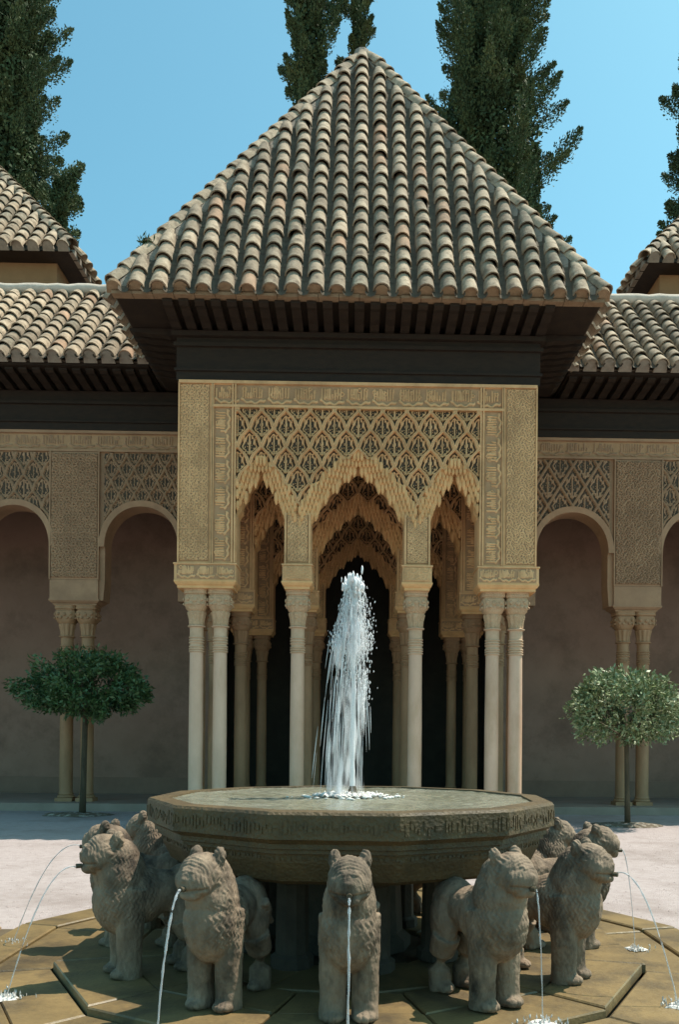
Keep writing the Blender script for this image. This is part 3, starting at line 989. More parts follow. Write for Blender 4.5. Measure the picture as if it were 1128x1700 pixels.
# ------------------------------------------------------------------ hall behind the pavilion and the upper halls
hall = thing('hall', 'dark hall seen through the pavilion arches behind the fountain jet', 'hall', (0, 14.7, 0))
wall_front(hall, 14.6, False)
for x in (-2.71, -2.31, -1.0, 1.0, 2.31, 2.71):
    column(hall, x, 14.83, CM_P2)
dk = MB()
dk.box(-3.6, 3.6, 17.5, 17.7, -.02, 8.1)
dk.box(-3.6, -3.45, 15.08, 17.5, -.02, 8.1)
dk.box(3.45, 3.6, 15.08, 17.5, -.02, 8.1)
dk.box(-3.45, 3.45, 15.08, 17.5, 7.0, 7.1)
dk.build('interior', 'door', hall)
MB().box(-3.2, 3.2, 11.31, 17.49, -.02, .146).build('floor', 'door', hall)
MB().box(-3.05, 3.05, 11.45, 14.59, 6.95, 7.05).build('ceiling', 'wood', hall)

def upper_hall(sgn, label):
    X = lambda v: sgn * v
    t = thing('upper_hall', label, 'building', (X(10.5), 19, 0), 'upper halls behind the galleries')
    EX, EY, EZ = 6.35, 13.0, 12.12
    xa, xb = sorted((X(EX + .49), X(15.5)))
    MB().box(xa, xb, EY + .45, EY + 8, 8.4, EZ - .03).build('wall', 'ochre', t)
    # sloped soffit and roof
    cxm = 11.0
    hw = cxm - EX; hd = hw
    apex = Vector((X(cxm), EY + hd, EZ + 1.245 * hw))
    b = [Vector((X(EX), EY, EZ)), Vector((X(2 * cxm - EX), EY, EZ)), Vector((X(2 * cxm - EX), EY + 2 * hd, EZ)), Vector((X(EX), EY + 2 * hd, EZ))]
    rm = MB()
    rm.add(b + [apex], [(0, 1, 4), (1, 2, 4), (2, 3, 4), (3, 0, 4)])
    rr = rm.build('roof', 'pan', t)
    so = MB()
    inner = [Vector((X(EX + .47), EY + .43, EZ - .04)), Vector((X(2 * cxm - EX - .47), EY + .43, EZ - .04)), Vector((X(2 * cxm - EX - .47), EY + 2 * hd - .43, EZ - .04)), Vector((X(EX + .47), EY + 2 * hd - .43, EZ - .04))]
    so.loft([[tuple(p - Vector((0, 0, .02))) for p in b], [tuple(p) for p in inner]], cap=False)
    so.build('soffit', 'wood', t, fix=False)
    s1 = Vector((0, hd, apex.z - EZ)); L1 = s1.length; s1.normalize(); n1 = u.cross(s1)
    cols = [X(EX + .17 + .33 * i) for i in range(9)]
    O1 = Vector((0, EY - .06, EZ - .02))
    tile_field(rr, O1, u, s1, n1, cols, 0.33, lambda c: L1 * max(0, (1 - (abs(abs(c) - cxm) + .14) / hw)) + .12)
    rest = MB()
    tile_field(rr, O1, u, s1, n1, [X(EX + .17 + .33 * i) for i in range(9, 28)], 0.33, lambda c: L1 * max(0, (1 - (abs(abs(c) - cxm) + .14) / hw)), joined=rest)
    # tiles of the receding side slope
    s2 = Vector((sgn * hw, 0, apex.z - EZ)).normalized(); u2 = Vector((0, -sgn * -1.0, 0)) if False else Vector((0, sgn * -1.0, 0))
    n2 = u2.cross(s2)
    if n2.z < 0: u2 = -u2; n2 = u2.cross(s2)
    L2 = L1
    O2 = Vector((X(EX - .06), EY + hd, EZ - .02))
    tile_field(rr, O2, u2, s2, n2, [.33 * i for i in range(-13, 14)], 0.33, lambda c: L2 * max(0, (1 - (abs(c) + .14) / hd)), joined=rest)
    tag(rest.build('far_tiles', 'tile', rr, fix=False), kind='stuff')
    hip_line(rr, b[0] + Vector((0, 0, .06)), apex, (0, 0, 1), 0.36)
    pg = MB()
    for i in range(27):
        c = X(EX + .17 + .33 * i)
        P = O1 + u * c + s1 * 0.012 + n1 * 0.065
        pts = [(0.112 * math.cos(PI * j / 8), 0.115 * math.sin(PI * j / 8)) for j in range(9)]
        r0 = [tuple(P + u * a_ + n1 * b_) for a_, b_ in pts] + [tuple(P - u * 0.127 - n1 * 0.10), tuple(P + u * 0.127 - n1 * 0.10)]
        pg.loft([r0, [tuple(Vector(p) + s1 * .06) for p in r0]])
    pg.build('eave_mortar', 'mortar', rr)
    # line of tile ends along the receding eave
    ee = MB()
    for i in range(26):
        yv = EY + .17 + .33 * i
        P = Vector((X(EX - .02), yv, EZ - .03))
        pts = [(0.14 * math.cos(PI * j / 8), 0.13 * math.sin(PI * j / 8)) for j in range(9)]
        r0 = [(P.x, P.y + a_, P.z + b_) for a_, b_ in pts]
        ee.loft([r0, [(p[0] + sgn * .1, p[1], p[2]) for p in r0]])
    ee.build('eave_course', 'mortar', rr)
    return t
upper_hall(-1, 'ochre walled upper hall with hipped tile roof under the left cypress')
upper_hall(1, 'ochre walled upper hall whose roof corner shows at the right edge')

# ------------------------------------------------------------------ fountain
fountain = thing('fountain', 'twelve sided stone fountain basin brimming with water on short pillars', 'fountain', (0, 0, 0))
ROT = math.radians(-90 + 15 - 4)
C12 = 1 / math.cos(PI / 12)
bs = MB()
prof = [(0.40, 0.655), (1.11, 0.66), (1.145, 0.68), (1.195, 0.78), (1.205, 0.825), (1.228, 0.83), (1.228, 0.85), (1.245, 0.855), (1.245, 0.880), (1.272, 0.902), (1.290, 0.907),
        (1.290, 1.030), (1.278, 1.045), (1.165, 1.047), (1.150, 1.0), (1.12, 0.965), (0.02, 0.955)]
bs.lathe([(r * 0.985, z) for r, z in prof], 12, rot=ROT)
basin = bs.build('basin', 'basin', fountain)
# carved lettering round the rim and the bowl
let = MB()
rr_ = random.Random(5)
for f in range(12):
    t0, t1 = ROT + 2 * PI * f / 12, ROT + 2 * PI * (f + 1) / 12
    for (R, zlo, zhi, cnt, proud) in ((1.290 * 0.985, 0.928, 1.012, 26, .005), (1.205 * 0.985, 0.790, 0.822, 22, .006)):
        pa = Vector((R * math.cos(t0), R * math.sin(t0), 0)); pb = Vector((R * math.cos(t1), R * math.sin(t1), 0))
        nm = ((pa + pb) / 2).normalized(); tt = (pb - pa).normalized()
        if zlo < 0.9:
            pa -= nm * 0.006; pb -= nm * 0.006
        for k in range(cnt):
            c = pa.lerp(pb, (k + .5 + rr_.uniform(-.2, .2)) / cnt)
            w = rr_.uniform(.003, .012); za = zlo + rr_.uniform(0, .03) * (zhi - zlo) / .07; zb = zhi - rr_.uniform(0, .04) * (zhi - zlo) / .07
            q = [c - tt * w - nm * .02, c + tt * w - nm * .02, c + tt * w + nm * proud, c - tt * w + nm * proud]
            let.loft([[(p.x, p.y, za) for p in q], [(p.x, p.y, zb) for p in q]])
tag(let.build('carved_lettering', 'basin', basin), kind='stuff')
wa = MB()
rings = []
for r in (1.168, 0.9, 0.6, 0.3, 0.1):
    rings.append([(r * math.cos(ROT + 2 * PI * j / 48) , r * math.sin(ROT + 2 * PI * j / 48), 1.030) for j in range(48)])
wa.loft(rings, cap=False)
wa.add(rings[-1], [tuple(range(48))])
# dense rings with radial ripples
Rr = np.linspace(0.02, 1.142, 90); Th = np.linspace(0, 2 * PI, 181)[:-1]
RR, TT = np.meshgrid(Rr, Th, indexing='ij')
k12 = np.cos(PI / 12) / np.cos(((TT - ROT) % (PI / 6)) - PI / 12)
XX, YY = RR * k12 * np.cos(TT) * 1.0, RR * k12 * np.sin(TT) * 1.0
ZZ = 1.036 + 0.0035 * np.sin(RR * 62) * np.exp(-RR * 1.6) + 0.003 * np.sin(XX * 31 + 3 * np.sin(YY * 9)) * np.sin(YY * 37 + 2 * np.sin(XX * 11)) + 0.016 * np.exp(-(RR / 0.16) ** 2)
V = np.stack([XX, YY, ZZ], -1).reshape(-1, 3)
idx = np.arange(90 * 180).reshape(90, 180); nx = np.roll(idx, -1, 1)
F = np.stack([idx[:-1], idx[1:], nx[1:], nx[:-1]], -1).reshape(-1, 4)
me = mesh_np('water_surface', V, F); me.shade_smooth()
water = obj('water_surface', me, fountain, 'water')
sp = MB()
sp.lathe([(0.38, 0.10), (0.38, 0.16), (0.33, 0.2), (0.31, 0.55), (0.36, 0.62), (0.40, 0.65)], 12)
sp.build('central_support', 'inner_stone', fountain)
for k in range(8):
    a = math.radians(-90 + 12 + 45 * k)
    c, s_ = math.cos(a), math.sin(a)
    p = MB().lathe([(0.125, 0.10), (0.125, 0.16), (0.098, 0.18), (0.092, 0.58), (0.125, 0.61), (0.125, 0.66)], 10, (0.62 * c, 0.62 * s_))
    p.build('support_pillar', 'inner_stone', fountain)
MB().lathe([(0.035, 0.95), (0.035, 1.06), (0.026, 1.09), (0.02, 1.11)], 10).build('nozzle', 'bronze', fountain)

# plinth ring of slabs the lions stand on
plinth = MB().lathe([(1.74, 0.0), (1.74, 0.075), (0.2, 0.075)], 12, rot=math.radians(-90 + 15)).build('plinth', 'joint', None)
tag(plinth, 'low twelve sided stone plinth carrying the lions and the basin', 'plinth')
def arc_slab(ra, rb, t0, t1, z0, z1, ch=.008, n=5):
    def rg(sh, z):
        ts = [t0 + sh / rb + (t1 - t0 - 2 * sh / rb) * q / n for q in range(n + 1)]
        return [((ra + sh) * math.cos(t), (ra + sh) * math.sin(t), z) for t in ts] + [((rb - sh) * math.cos(t), (rb - sh) * math.sin(t), z) for t in reversed(ts)]
    return MB().loft([rg(0, z0), rg(0, z1 - ch), rg(ch, z1)])
for (ra, rb, cnt, ph) in ((0.55, 1.05, 12, .1), (1.056, 1.40, 12, PI / 12), (1.406, 1.79, 12, PI / 12)):
    for k in range(cnt):
        g0 = ph + 2 * PI * k / cnt + .004; g1 = ph + 2 * PI * (k + 1) / cnt - .004
        o = arc_slab(ra, rb + random.uniform(-.012, .012) * (rb > 1.5), g0, g1, 0.045, 0.100 + random.uniform(-.006, .006), n=1).build('plinth_slab', 'paving', plinth)
for (ra, rb, cnt, ph, zt) in ((1.80, 2.14, 12, PI / 12, .062), (2.15, 2.42, 12, PI / 12, .078)):
    for k in range(cnt):
        g0 = ph + 2 * PI * k / cnt + .004; g1 = ph + 2 * PI * (k + 1) / cnt - .004
        arc_slab(ra, rb, g0, g1, -.02, zt + random.uniform(-.006, .006), n=1).build('gutter_slab', 'paving', paving)

# ------------------------------------------------------------------ lions
def ico(r, sub=3):
    bm = bmesh.new(); bmesh.ops.create_icosphere(bm, subdivisions=sub, radius=r)
    vs = [v.co.copy() for v in bm.verts]; fs = [tuple(v.index for v in f.verts) for f in bm.faces]
    bm.free(); return vs, fs
ICO = ico(1.0, 3)
ICO1 = ico(1.0, 1)
def ell(mb, c, r, rot=None):
    Rm = rot if rot else Matrix.Identity(3)
    mb.add([Vector(c) + Rm @ Vector((v.x * r[0], v.y * r[1], v.z * r[2])) for v in ICO[0]], ICO[1])

def lion_mesh(seed=3, yaw=0.0, nod=0.0, phase=0.0):
    mb = MB()
    Ry = lambda a: Matrix.Rotation(math.radians(a), 3, 'Y')
    # trunk, loins, rump
    ell(mb, (0.04, 0, 0.44), (0.26, 0.118, 0.122))
    ell(mb, (-0.11, 0, 0.45), (0.135, 0.124, 0.140))
    ell(mb, (0.16, 0, 0.43), (0.18, 0.138, 0.165))
    # chest and maned neck
    ell(mb, (0.245, 0, 0.42), (0.160, 0.143, 0.200))
    ell(mb, (0.255, 0, 0.55), (0.145, 0.138, 0.16), Ry(10))
    ell(mb, (0.275, 0, 0.63), (0.125, 0.120, 0.125))
    # head
    ell(mb, (0.340, 0, 0.665), (0.125, 0.116, 0.105), Ry(8))
    ell(mb, (0.412, 0, 0.640), (0.085, 0.094, 0.084))
    ell(mb, (0.450, 0, 0.640), (0.050, 0.072, 0.054))
    ell(mb, (0.485, 0, 0.660), (0.022, 0.026, 0.016))
    ell(mb, (0.445, 0, 0.588), (0.050, 0.060, 0.030))
    ell(mb, (0.425, 0.030, 0.700), (0.050, 0.020, 0.016)); ell(mb, (0.425, -0.030, 0.700), (0.050, 0.020, 0.016))
    for sg in (-1, 1):
        ell(mb, (0.395, sg * 0.075, 0.640), (0.06, 0.036, 0.055))
        ell(mb, (0.290, sg * 0.080, 0.742), (0.034, 0.034, 0.052), Ry(-10))
        ell(mb, (0.430, sg * 0.053, 0.682), (0.020, 0.018, 0.016))
        # front legs with paws
        mb.tube([(0.20, sg * .070, 0.48), (0.215, sg * .076, 0.36), (0.222, sg * .080, 0.22), (0.220, sg * .081, 0.10), (0.222, sg * .081, 0.0)], [.086, .080, .072, .068, .072], 14)
        ell(mb, (0.262, sg * .080, 0.026), (0.066, 0.060, 0.032))
        # hind legs: thigh, hock, shank, paw
        ell(mb, (-0.10, sg * .083, 0.36), (0.096, 0.062, 0.160), Ry(-8))
        mb.tube([(-0.07, sg * .086, 0.30), (-0.115, sg * .086, 0.20), (-0.135, sg * .085, 0.11), (-0.125, sg * .084, 0.0)], [.080, .070, .062, .062], 14)
        ell(mb, (-0.095, sg * .084, 0.026), (0.072, 0.052, 0.032))
    # tail curled on the flank
    mb.tube([(-0.235, 0.0, 0.46), (-0.255, 0.05, 0.38), (-0.20, 0.115, 0.34), (-0.13, 0.140, 0.41), (-0.07, 0.135, 0.47)], [.022, .022, .020, .020, .028], 10)
    me = mb.mesh('lion_raw', fix=False)
    o = bpy.data.objects.new('lion_raw', me); COL.objects.link(o)
    r = o.modifiers.new('r', 'REMESH'); r.mode = 'VOXEL'; r.voxel_size = 0.0062
    sm = o.modifiers.new('s', 'SMOOTH'); sm.iterations = 5; sm.factor = 0.5
    dg = bpy.context.evaluated_depsgraph_get(); dg.update()
    out = bpy.data.meshes.new_from_object(o.evaluated_get(dg))
    bpy.data.objects.remove(o); bpy.data.meshes.remove(me)
    out.name = 'lion_body'
    nv = len(out.vertices)
    co = np.empty(nv * 3, np.float32); out.vertices.foreach_get('co', co); co = co.reshape(-1, 3)
    no = np.array([v.normal[:] for v in out.vertices], np.float32)
    x, y, z = co[:, 0], co[:, 1], co[:, 2]
    co[:, 0] = np.where((co[:, 0] > .39) & (co[:, 2] > .5), .39 + (co[:, 0] - .39) * .72, co[:, 0])
    x = co[:, 0]
    co[:, 1] *= np.where(co[:, 2] > .56, 0.86, 0.90) if False else (0.96 - 0.07 * sstep(co[:, 2], .50, .60))
    y = co[:, 1]
    # wavy mane locks on neck, shoulders and chest
    face = sstep(x - 0.33 + 0.35 * (0.66 - z), 0.0, 0.03) * (z > 0.52)
    mane = sstep(x, 0.06, 0.12) * sstep(z, 0.26, 0.33) * (1 - face)
    ang = np.arctan2(y, (x - 0.20) * 1.0 + 1e-4)
    row = z / 0.026
    ph = np.where(np.floor(row) % 2 == 0, 0.0, PI / 1.0)
    strand = np.sin(ang * 40 + 0.5 * np.sin(x * 60 + y * 50) + phase + 2.2 * np.sin(z * 120 + 1.5 * np.sin(ang * 5)))
    rows = np.abs(np.sin(PI * row + 0.5 * np.sin(ang * 26 )))
    h = mane * (0.35 + 0.65 * sstep(np.abs(y), 0.03, 0.09)) * (0.0031 * strand + 0.0004 * (rows - 0.5))
    # whisker and cheek lines round the face
    d = np.sqrt((x - 0.445) ** 2 + (np.abs(y) * 1.1) ** 2 + (z - 0.625) ** 2)
    ch = face * sstep(d, 0.055, 0.075) * (1 - sstep(d, 0.19, 0.22))
    h += ch * 0.0015 * np.sin(2 * PI * (d + 0.004 * np.sin(np.arctan2(z - 0.64, np.abs(y) + 1e-3) * 6)) / 0.0155)
    # mouth slit, nostrils, toes
    mouth = (x > 0.405) * np.exp(-((z - 0.606 - 0.10 * np.abs(y)) / 0.0055) ** 2)
    h -= 0.010 * mouth
    toes = (z < 0.05) * ((x > 0.27) | ((x > -0.09) & (x < 0.02)))
    h -= toes * 0.005 * np.exp(-((np.abs(np.abs(y) - 0.081) - 0.018) / 0.005) ** 2)
    # worn unevenness
    rg = np.random.default_rng(seed)
    for _ in range(46):
        kx = rg.normal(size=3) * rg.choice([40, 70, 110]); h += 0.00022 * np.sin(co @ kx + rg.uniform(0, 6.28))
    h += 0.0016 * np.sin(x * 41 + 2 * np.sin(y * 33)) * np.sin(z * 37 + y * 21)
    co = co + no * h[:, None]
    if yaw or nod:
        w = sstep(co[:, 0] + 0.9 * (co[:, 2] - .60), 0.20, 0.30) * sstep(co[:, 2], .48, .60)
        an = yaw * w; dx = co[:, 0] - .24; dy = co[:, 1].copy()
        co[:, 0] = .24 + dx * np.cos(an) - dy * np.sin(an); co[:, 1] = dx * np.sin(an) + dy * np.cos(an)
        co[:, 2] += nod * w * np.maximum(co[:, 0] - .24, 0)
    co[:, 2] = np.maximum(co[:, 2], 0.0)
    out.vertices.foreach_set('co', co.astype(np.float32).ravel())
    out.materials.clear(); out.materials.append(M['lion'])
    out.shade_smooth()
    out.update()
    return out
LION = {-90: lion_mesh(3), -120: lion_mesh(5, -.16, -.05, 1.0), -60: lion_mesh(8, .10, .03, 2.0), -30: lion_mesh(13, -.05, 0, .5)}
LION.update({-150: lion_mesh(21, .0, .06, 2.6), 0: LION[-60], 180: LION[-120], 150: LION[-30], 30: LION[-30], 120: LION[-90], 90: LION[-60], 60: LION[-120]})
sp_me = MB().tube([(0, 0, 0), (0.03, 0, 0)], [0.013, 0.013], 10).mesh('spout'); sp_me.materials.append(M['bronze'])
R_L = 1.21
YAW = {-120: -.16, -60: .10, -30: -.05, 180: -.16, 0: .10}
PLACE = {-120: (-119, 0, 11), -30: (-33, 0, 0), 0: (0, .05, 0), 180: (180, .05, 0), 150: (160, .02, 0), 30: (20, .0, 0), -60: (-60, 0, 0)}   # angle, radial shift, turn
lion_labels = {
    -90: 'stone lion at the centre front, facing straight out with water falling before its chest',
    -120: 'front left stone lion with sunlit curly mane, left of the central lion',
    -150: 'large maned stone lion at the left, spouting water onto the paving',
    180: 'left stone lion half hidden behind the maned spouting lion, muzzle pointing left',
    150: 'stone lion at back left whose head rises beside the basin rim',
    120: 'rear left stone lion under the basin, facing the pavilion left side',
    90: 'rear stone lion facing the pavilion, hidden behind the basin pillars',
    60: 'rear right stone lion under the basin, facing the pavilion right side',
    30: 'stone lion at back right, its head against the basin rim',
    0: 'right stone lion behind its neighbour, dark muzzle pointing right over pale gravel',
    -30: 'stone lion at the right spouting a thin arc of water, body in shade',
    -60: 'front right stone lion with ringed face, right of the central lion',
}
for k, a in enumerate((-90, -120, -150, 180, 150, 120, 90, 60, 30, 0, -30, -60)):
    aa, dr, turn = PLACE.get(a, (a, 0, 0))
    t = math.radians(aa)
    L = thing('lion_statue', lion_labels[a], 'lion statue', ((R_L + dr) * math.cos(t), (R_L + dr) * math.sin(t), 0.100), 'stone lions carrying the fountain', rot=t + math.radians(turn), local=True)
    b = obj('body', LION[a], L)
    L.scale = (1, 1 + random.uniform(-.04, .02), 1 + random.uniform(-.02, .02))
    s0 = obj('spout', sp_me, b); s0.location = (0.24 + .220 * math.cos(YAW.get(a, 0)), .220 * math.sin(YAW.get(a, 0)), 0.612)
    s0.rotation_euler.z = YAW.get(a, 0)

# water from the lions' mouths
jet_labels = {
    -90: 'water stream falling from the central lion mouth', -120: 'water stream falling in front of the front left lion',
    -150: 'water arc from the large left lion, landing near the plinth', 180: 'water arc from the farther left lion, landing at the far left paving',
    0: 'water arc from the dark right lion behind its neighbour', -30: 'long thin water arc from the right lion, landing at the lower right', -60: 'short water stream below the ringed face of the front right lion'}
for a, lab in jet_labels.items():
    aa, dr, turn = PLACE.get(a, (a, 0, 0))
    t0_ = math.radians(aa); tb = t0_ + math.radians(turn); t = tb + YAW.get(a, 0)
    bx_, by_ = (R_L + dr) * math.cos(t0_) + .24 * (math.cos(tb) - math.cos(t)), (R_L + dr) * math.sin(t0_) + .24 * (math.sin(tb) - math.sin(t))
    c, s_ = math.cos(t), math.sin(t)
    rr_ = random.Random(a)
    reach = {-90: 0.09, -120: 0.16, -150: 0.34, 180: 0.46, 0: 0.10, -30: 0.32, -60: 0.05}[a]
    r0 = 0.487; z0 = 0.712
    rise = 0.03 if reach > .2 else 0.0
    pts = []; rad = []
    nseg = 26
    zend = 0.066 if r0 + reach + R_L > 1.78 else 0.10
    for i in range(nseg + 1):
        q = i / nseg
        w = rr_.uniform(-.003, .003) * q
        pts.append((bx_ + (r0 + reach * q) * c - w * s_, by_ + (r0 + reach * q) * s_ + w * c, z0 + rise * 4 * q * (1 - q) * (1 - q) - (z0 - zend) * q * q))
        rad.append((0.0042 if reach > .2 else 0.0062) * (1 + 0.35 * rr_.uniform(-1, 1)) * (1.0 - 0.25 * q) * (1 if a not in (0, -60) else 0.6))
    mb = MB().tube(pts, rad, 6)
    o = mb.build('water_stream', 'stream', None, smooth=True)
    tag(o, lab, 'water stream', 'water streams from the lions')
    # splash where it lands
    fo = MB()
    ex, ey = bx_ + (r0 + reach) * c, by_ + (r0 + reach) * s_
    for i in range(46):
        rr0 = abs(rr_.gauss(0, .05)); th = rr_.uniform(0, 2 * PI); q = rr_.uniform(.002, .0065)
        fo.add([Vector((ex + rr0 * math.cos(th) * 1.3 + v.x * q, ey + rr0 * math.sin(th) + v.y * q, zend + abs(rr_.gauss(0, .012)) + v.z * q)) for v in ICO1[0]], ICO1[1])
    pud = [(ex + (0.055 + rr_.uniform(-.02, .02)) * math.cos(2 * PI * j / 18) * 1.2, ey + (0.05 + rr_.uniform(-.02, .02)) * math.sin(2 * PI * j / 18)) for j in range(18)]
    fo.loft([[(p[0], p[1], zend - .004) for p in pud], [(ex + (p[0] - ex) * .8, ey + (p[1] - ey) * .8, zend + .006) for p in pud]])
    sf = tag(fo.build('splash', 'foam', o), kind='stuff')

# ------------------------------------------------------------------ central jet of water
jet = thing('water_jet', 'tall white jet of water rising from the middle of the basin', 'water jet', (0, 0, 1.04))
core = MB()
npt = 40
pts = [(0.006 * math.sin(i * .7) * i / npt, 0.006 * math.cos(i * .9) * i / npt, 1.08 + 1.28 * i / npt) for i in range(npt + 1)]
core.tube(pts, [0.013 + 0.010 * (i / npt) ** 2 + random.uniform(-.002, .003) for i in range(npt + 1)], 8)
core.build('rising_column', 'spray', jet, smooth=True)
fall = MB(); drops = MB()
jr = random.Random(11)
for i in range(400):
    # every strand leaves the top, falls outward and breaks into pieces
    a = jr.choice([0.3, 1.1, 2.0, 2.75, 3.05, 3.3, 3.6, 4.4, 5.3, 5.9]) + jr.gauss(0, .11)
    reach = abs(jr.gauss(0, 0.062)) + 0.010 + (0.035 if 2.4 < a < 3.9 else 0)
    z_top = 2.40 - abs(jr.gauss(0, .10)) - (0.18 if jr.random() < .35 else 0)
    lean = 0.03 * jr.gauss(0, 1)
    q0 = jr.random() ** 1.6 * 0.84; q1 = min(1.0, q0 + jr.uniform(0.05, 0.24))
    pts = []
    m = 7
    for j in range(m + 1):
        q = q0 + (q1 - q0) * j / m
        zz = z_top - (z_top - 1.04) * q ** 1.7 if q > 0 else z_top
        rr0 = 0.02 + reach * (q ** 0.55) * 1.15
        pts.append((rr0 * math.cos(a) - 0.035 * q + lean * q, rr0 * math.sin(a), zz))
    rmx = jr.uniform(.0006, .0017) * (1.7 - q0)
    fall.tube(pts, [rmx * (0.25 + math.sin(PI * (j + .3) / (m + .8))) for j in range(m + 1)], 5)
def clump(cx, cz, sx, sz, n, r=(.003, .009)):
    r = (r[0] * .40, r[1] * .42)
    for _ in range(int(n * .9)):
        px, py, pz = jr.gauss(cx, sx), jr.gauss(0, sx * .9), jr.gauss(cz, sz)
        q = jr.uniform(*r)
        sq = jr.uniform(1.6, 5.0)
        drops.add([Vector((px + v.x * q, py + v.y * q, pz + v.z * q * sq)) for v in ICO1[0]], ICO1[1])
clump(0.0, 2.385, .024, .026, 420, (.010, .026))
clump(-0.03, 2.27, .030, .05, 160)
clump(0.05, 2.24, .030, .06, 180)
clump(-0.05, 2.13, .028, .05, 150)
clump(0.09, 2.10, .022, .06, 170)
clump(-0.11, 2.04, .022, .035, 190)
clump(-0.06, 2.0, .03, .05, 160)
clump(0.05, 1.95, .035, .07, 190)
clump(0.02, 2.05, .03, .1, 180)
clump(-0.02, 1.85, .04, .08, 150)
clump(0.07, 1.74, .022, .07, 150)
#clump(-0.08, 1.62, .028, .12, 110, (.003, .008))
#clump(0.08, 1.55, .022, .07, 110, (.003, .008))
#clump(0, 1.4, .09, .2, 160, (.002, .006))
#clump(0, 1.2, .12, .1, 200, (.002, .006))
tag(fall.build('falling_strands', 'spray', jet, smooth=True, fix=False), kind='stuff')
tag(drops.build('spray_drops', 'spray', jet, smooth=True, fix=False), kind='stuff')
fm = MB()
for i in range(420):
    rr0 = abs(jr.gauss(0, .13)); th = jr.uniform(0, 2 * PI); q = jr.uniform(.004, .016)
    fm.add([Vector((rr0 * math.cos(th) * 1.25 - .02 + v.x * q * 1.6, rr0 * math.sin(th) + v.y * q * 1.6, 1.043 + v.z * q * .6 + abs(jr.gauss(0, .012)) * (rr0 < .2))) for v in ICO1[0]], ICO1[1])
tag(fm.build('foam_patch', 'foam', jet, smooth=True, fix=False), kind='stuff')

# fine mist of the plume: a closed envelope filled with broken, downward streaked spray
env = [(960, -9, 9), (968, -13, 13), (985, -16, 15), (1010, -23, 26), (1030, -29, 35), (1055, -39, 34), (1080, -39, 27), (1096, -20, 28), (1120, -22, 29), (1150, -31, 25),
       (1180, -37, 29), (1220, -45, 21), (1260, -48, 24), (1298, -46, 32)]
rings = []
for yp, l, r in env:
    c = (l + r) / 2 / 259 - .01; hw = (r - l) / 2 / 259 * .88
    z = 1.04 + (1300 - yp) / 259 * 1.02
    rings.append([(c + hw * math.cos(2 * PI * j / 20), hw * .9 * math.sin(2 * PI * j / 20), z) for j in range(20)])
mist = MB().loft(list(reversed(rings))).build('mist', None, jet)
mm = bpy.data.materials.new('spray_mist'); mm.use_nodes = True
nt = mm.node_tree; nt.nodes.clear()
no_ = nt.nodes.new('ShaderNodeOutputMaterial'); pv_ = nt.nodes.new('ShaderNodeVolumePrincipled')
ge = nt.nodes.new('ShaderNodeTexCoord'); mp = nt.nodes.new('ShaderNodeMapping'); nz = nt.nodes.new('ShaderNodeTexNoise'); mr = nt.nodes.new('ShaderNodeMapRange')
mp.inputs['Scale'].default_value = (19, 19, 3.4)
nt.links.new(ge.outputs['Object'], mp.inputs['Vector']); nt.links.new(mp.outputs[0], nz.inputs['Vector'])
nz.inputs['Scale'].default_value = 1.0; nz.inputs['Detail'].default_value = 3.0
mr.inputs['From Min'].default_value = 0.55; mr.inputs['From Max'].default_value = 0.66; mr.inputs['To Max'].default_value = 26.0
nt.links.new(nz.outputs['Fac'], mr.inputs['Value']); nt.links.new(mr.outputs[0], pv_.inputs['Density'])
pv_.inputs['Color'].default_value = (0.97, 0.97, 0.99, 1); pv_.inputs['Anisotropy'].default_value = 0.2
nt.links.new(pv_.outputs[0], no_.inputs['Volume'])
mist.data.materials.append(mm)
tag(mist, kind='stuff')

# ------------------------------------------------------------------ foliage
def leaves_mesh(name, P, D, length, width, rng):
    """one bent two-quad leaf per point P pointing along D"""
    n = len(P)
    D = D / (np.linalg.norm(D, axis=1, keepdims=True) + 1e-9)
    rv = rng.normal(size=(n, 3))
    Sd = np.cross(D, rv); Sd /= (np.linalg.norm(Sd, axis=1, keepdims=True) + 1e-9)
    Nn = np.cross(Sd, D)
    l = length * rng.uniform(.7, 1.3, (n, 1)); w = width * rng.uniform(.7, 1.3, (n, 1))
    v0 = P; v1 = P + D * l * .5 + Sd * w + Nn * l * .08; v2 = P + D * l; v3 = P + D * l * .5 - Sd * w + Nn * l * .08
    V = np.stack([v0, v1, v2, v3], 1).reshape(-1, 3)
    F = np.arange(n * 4).reshape(n, 4)
    return mesh_np(name, V, F)

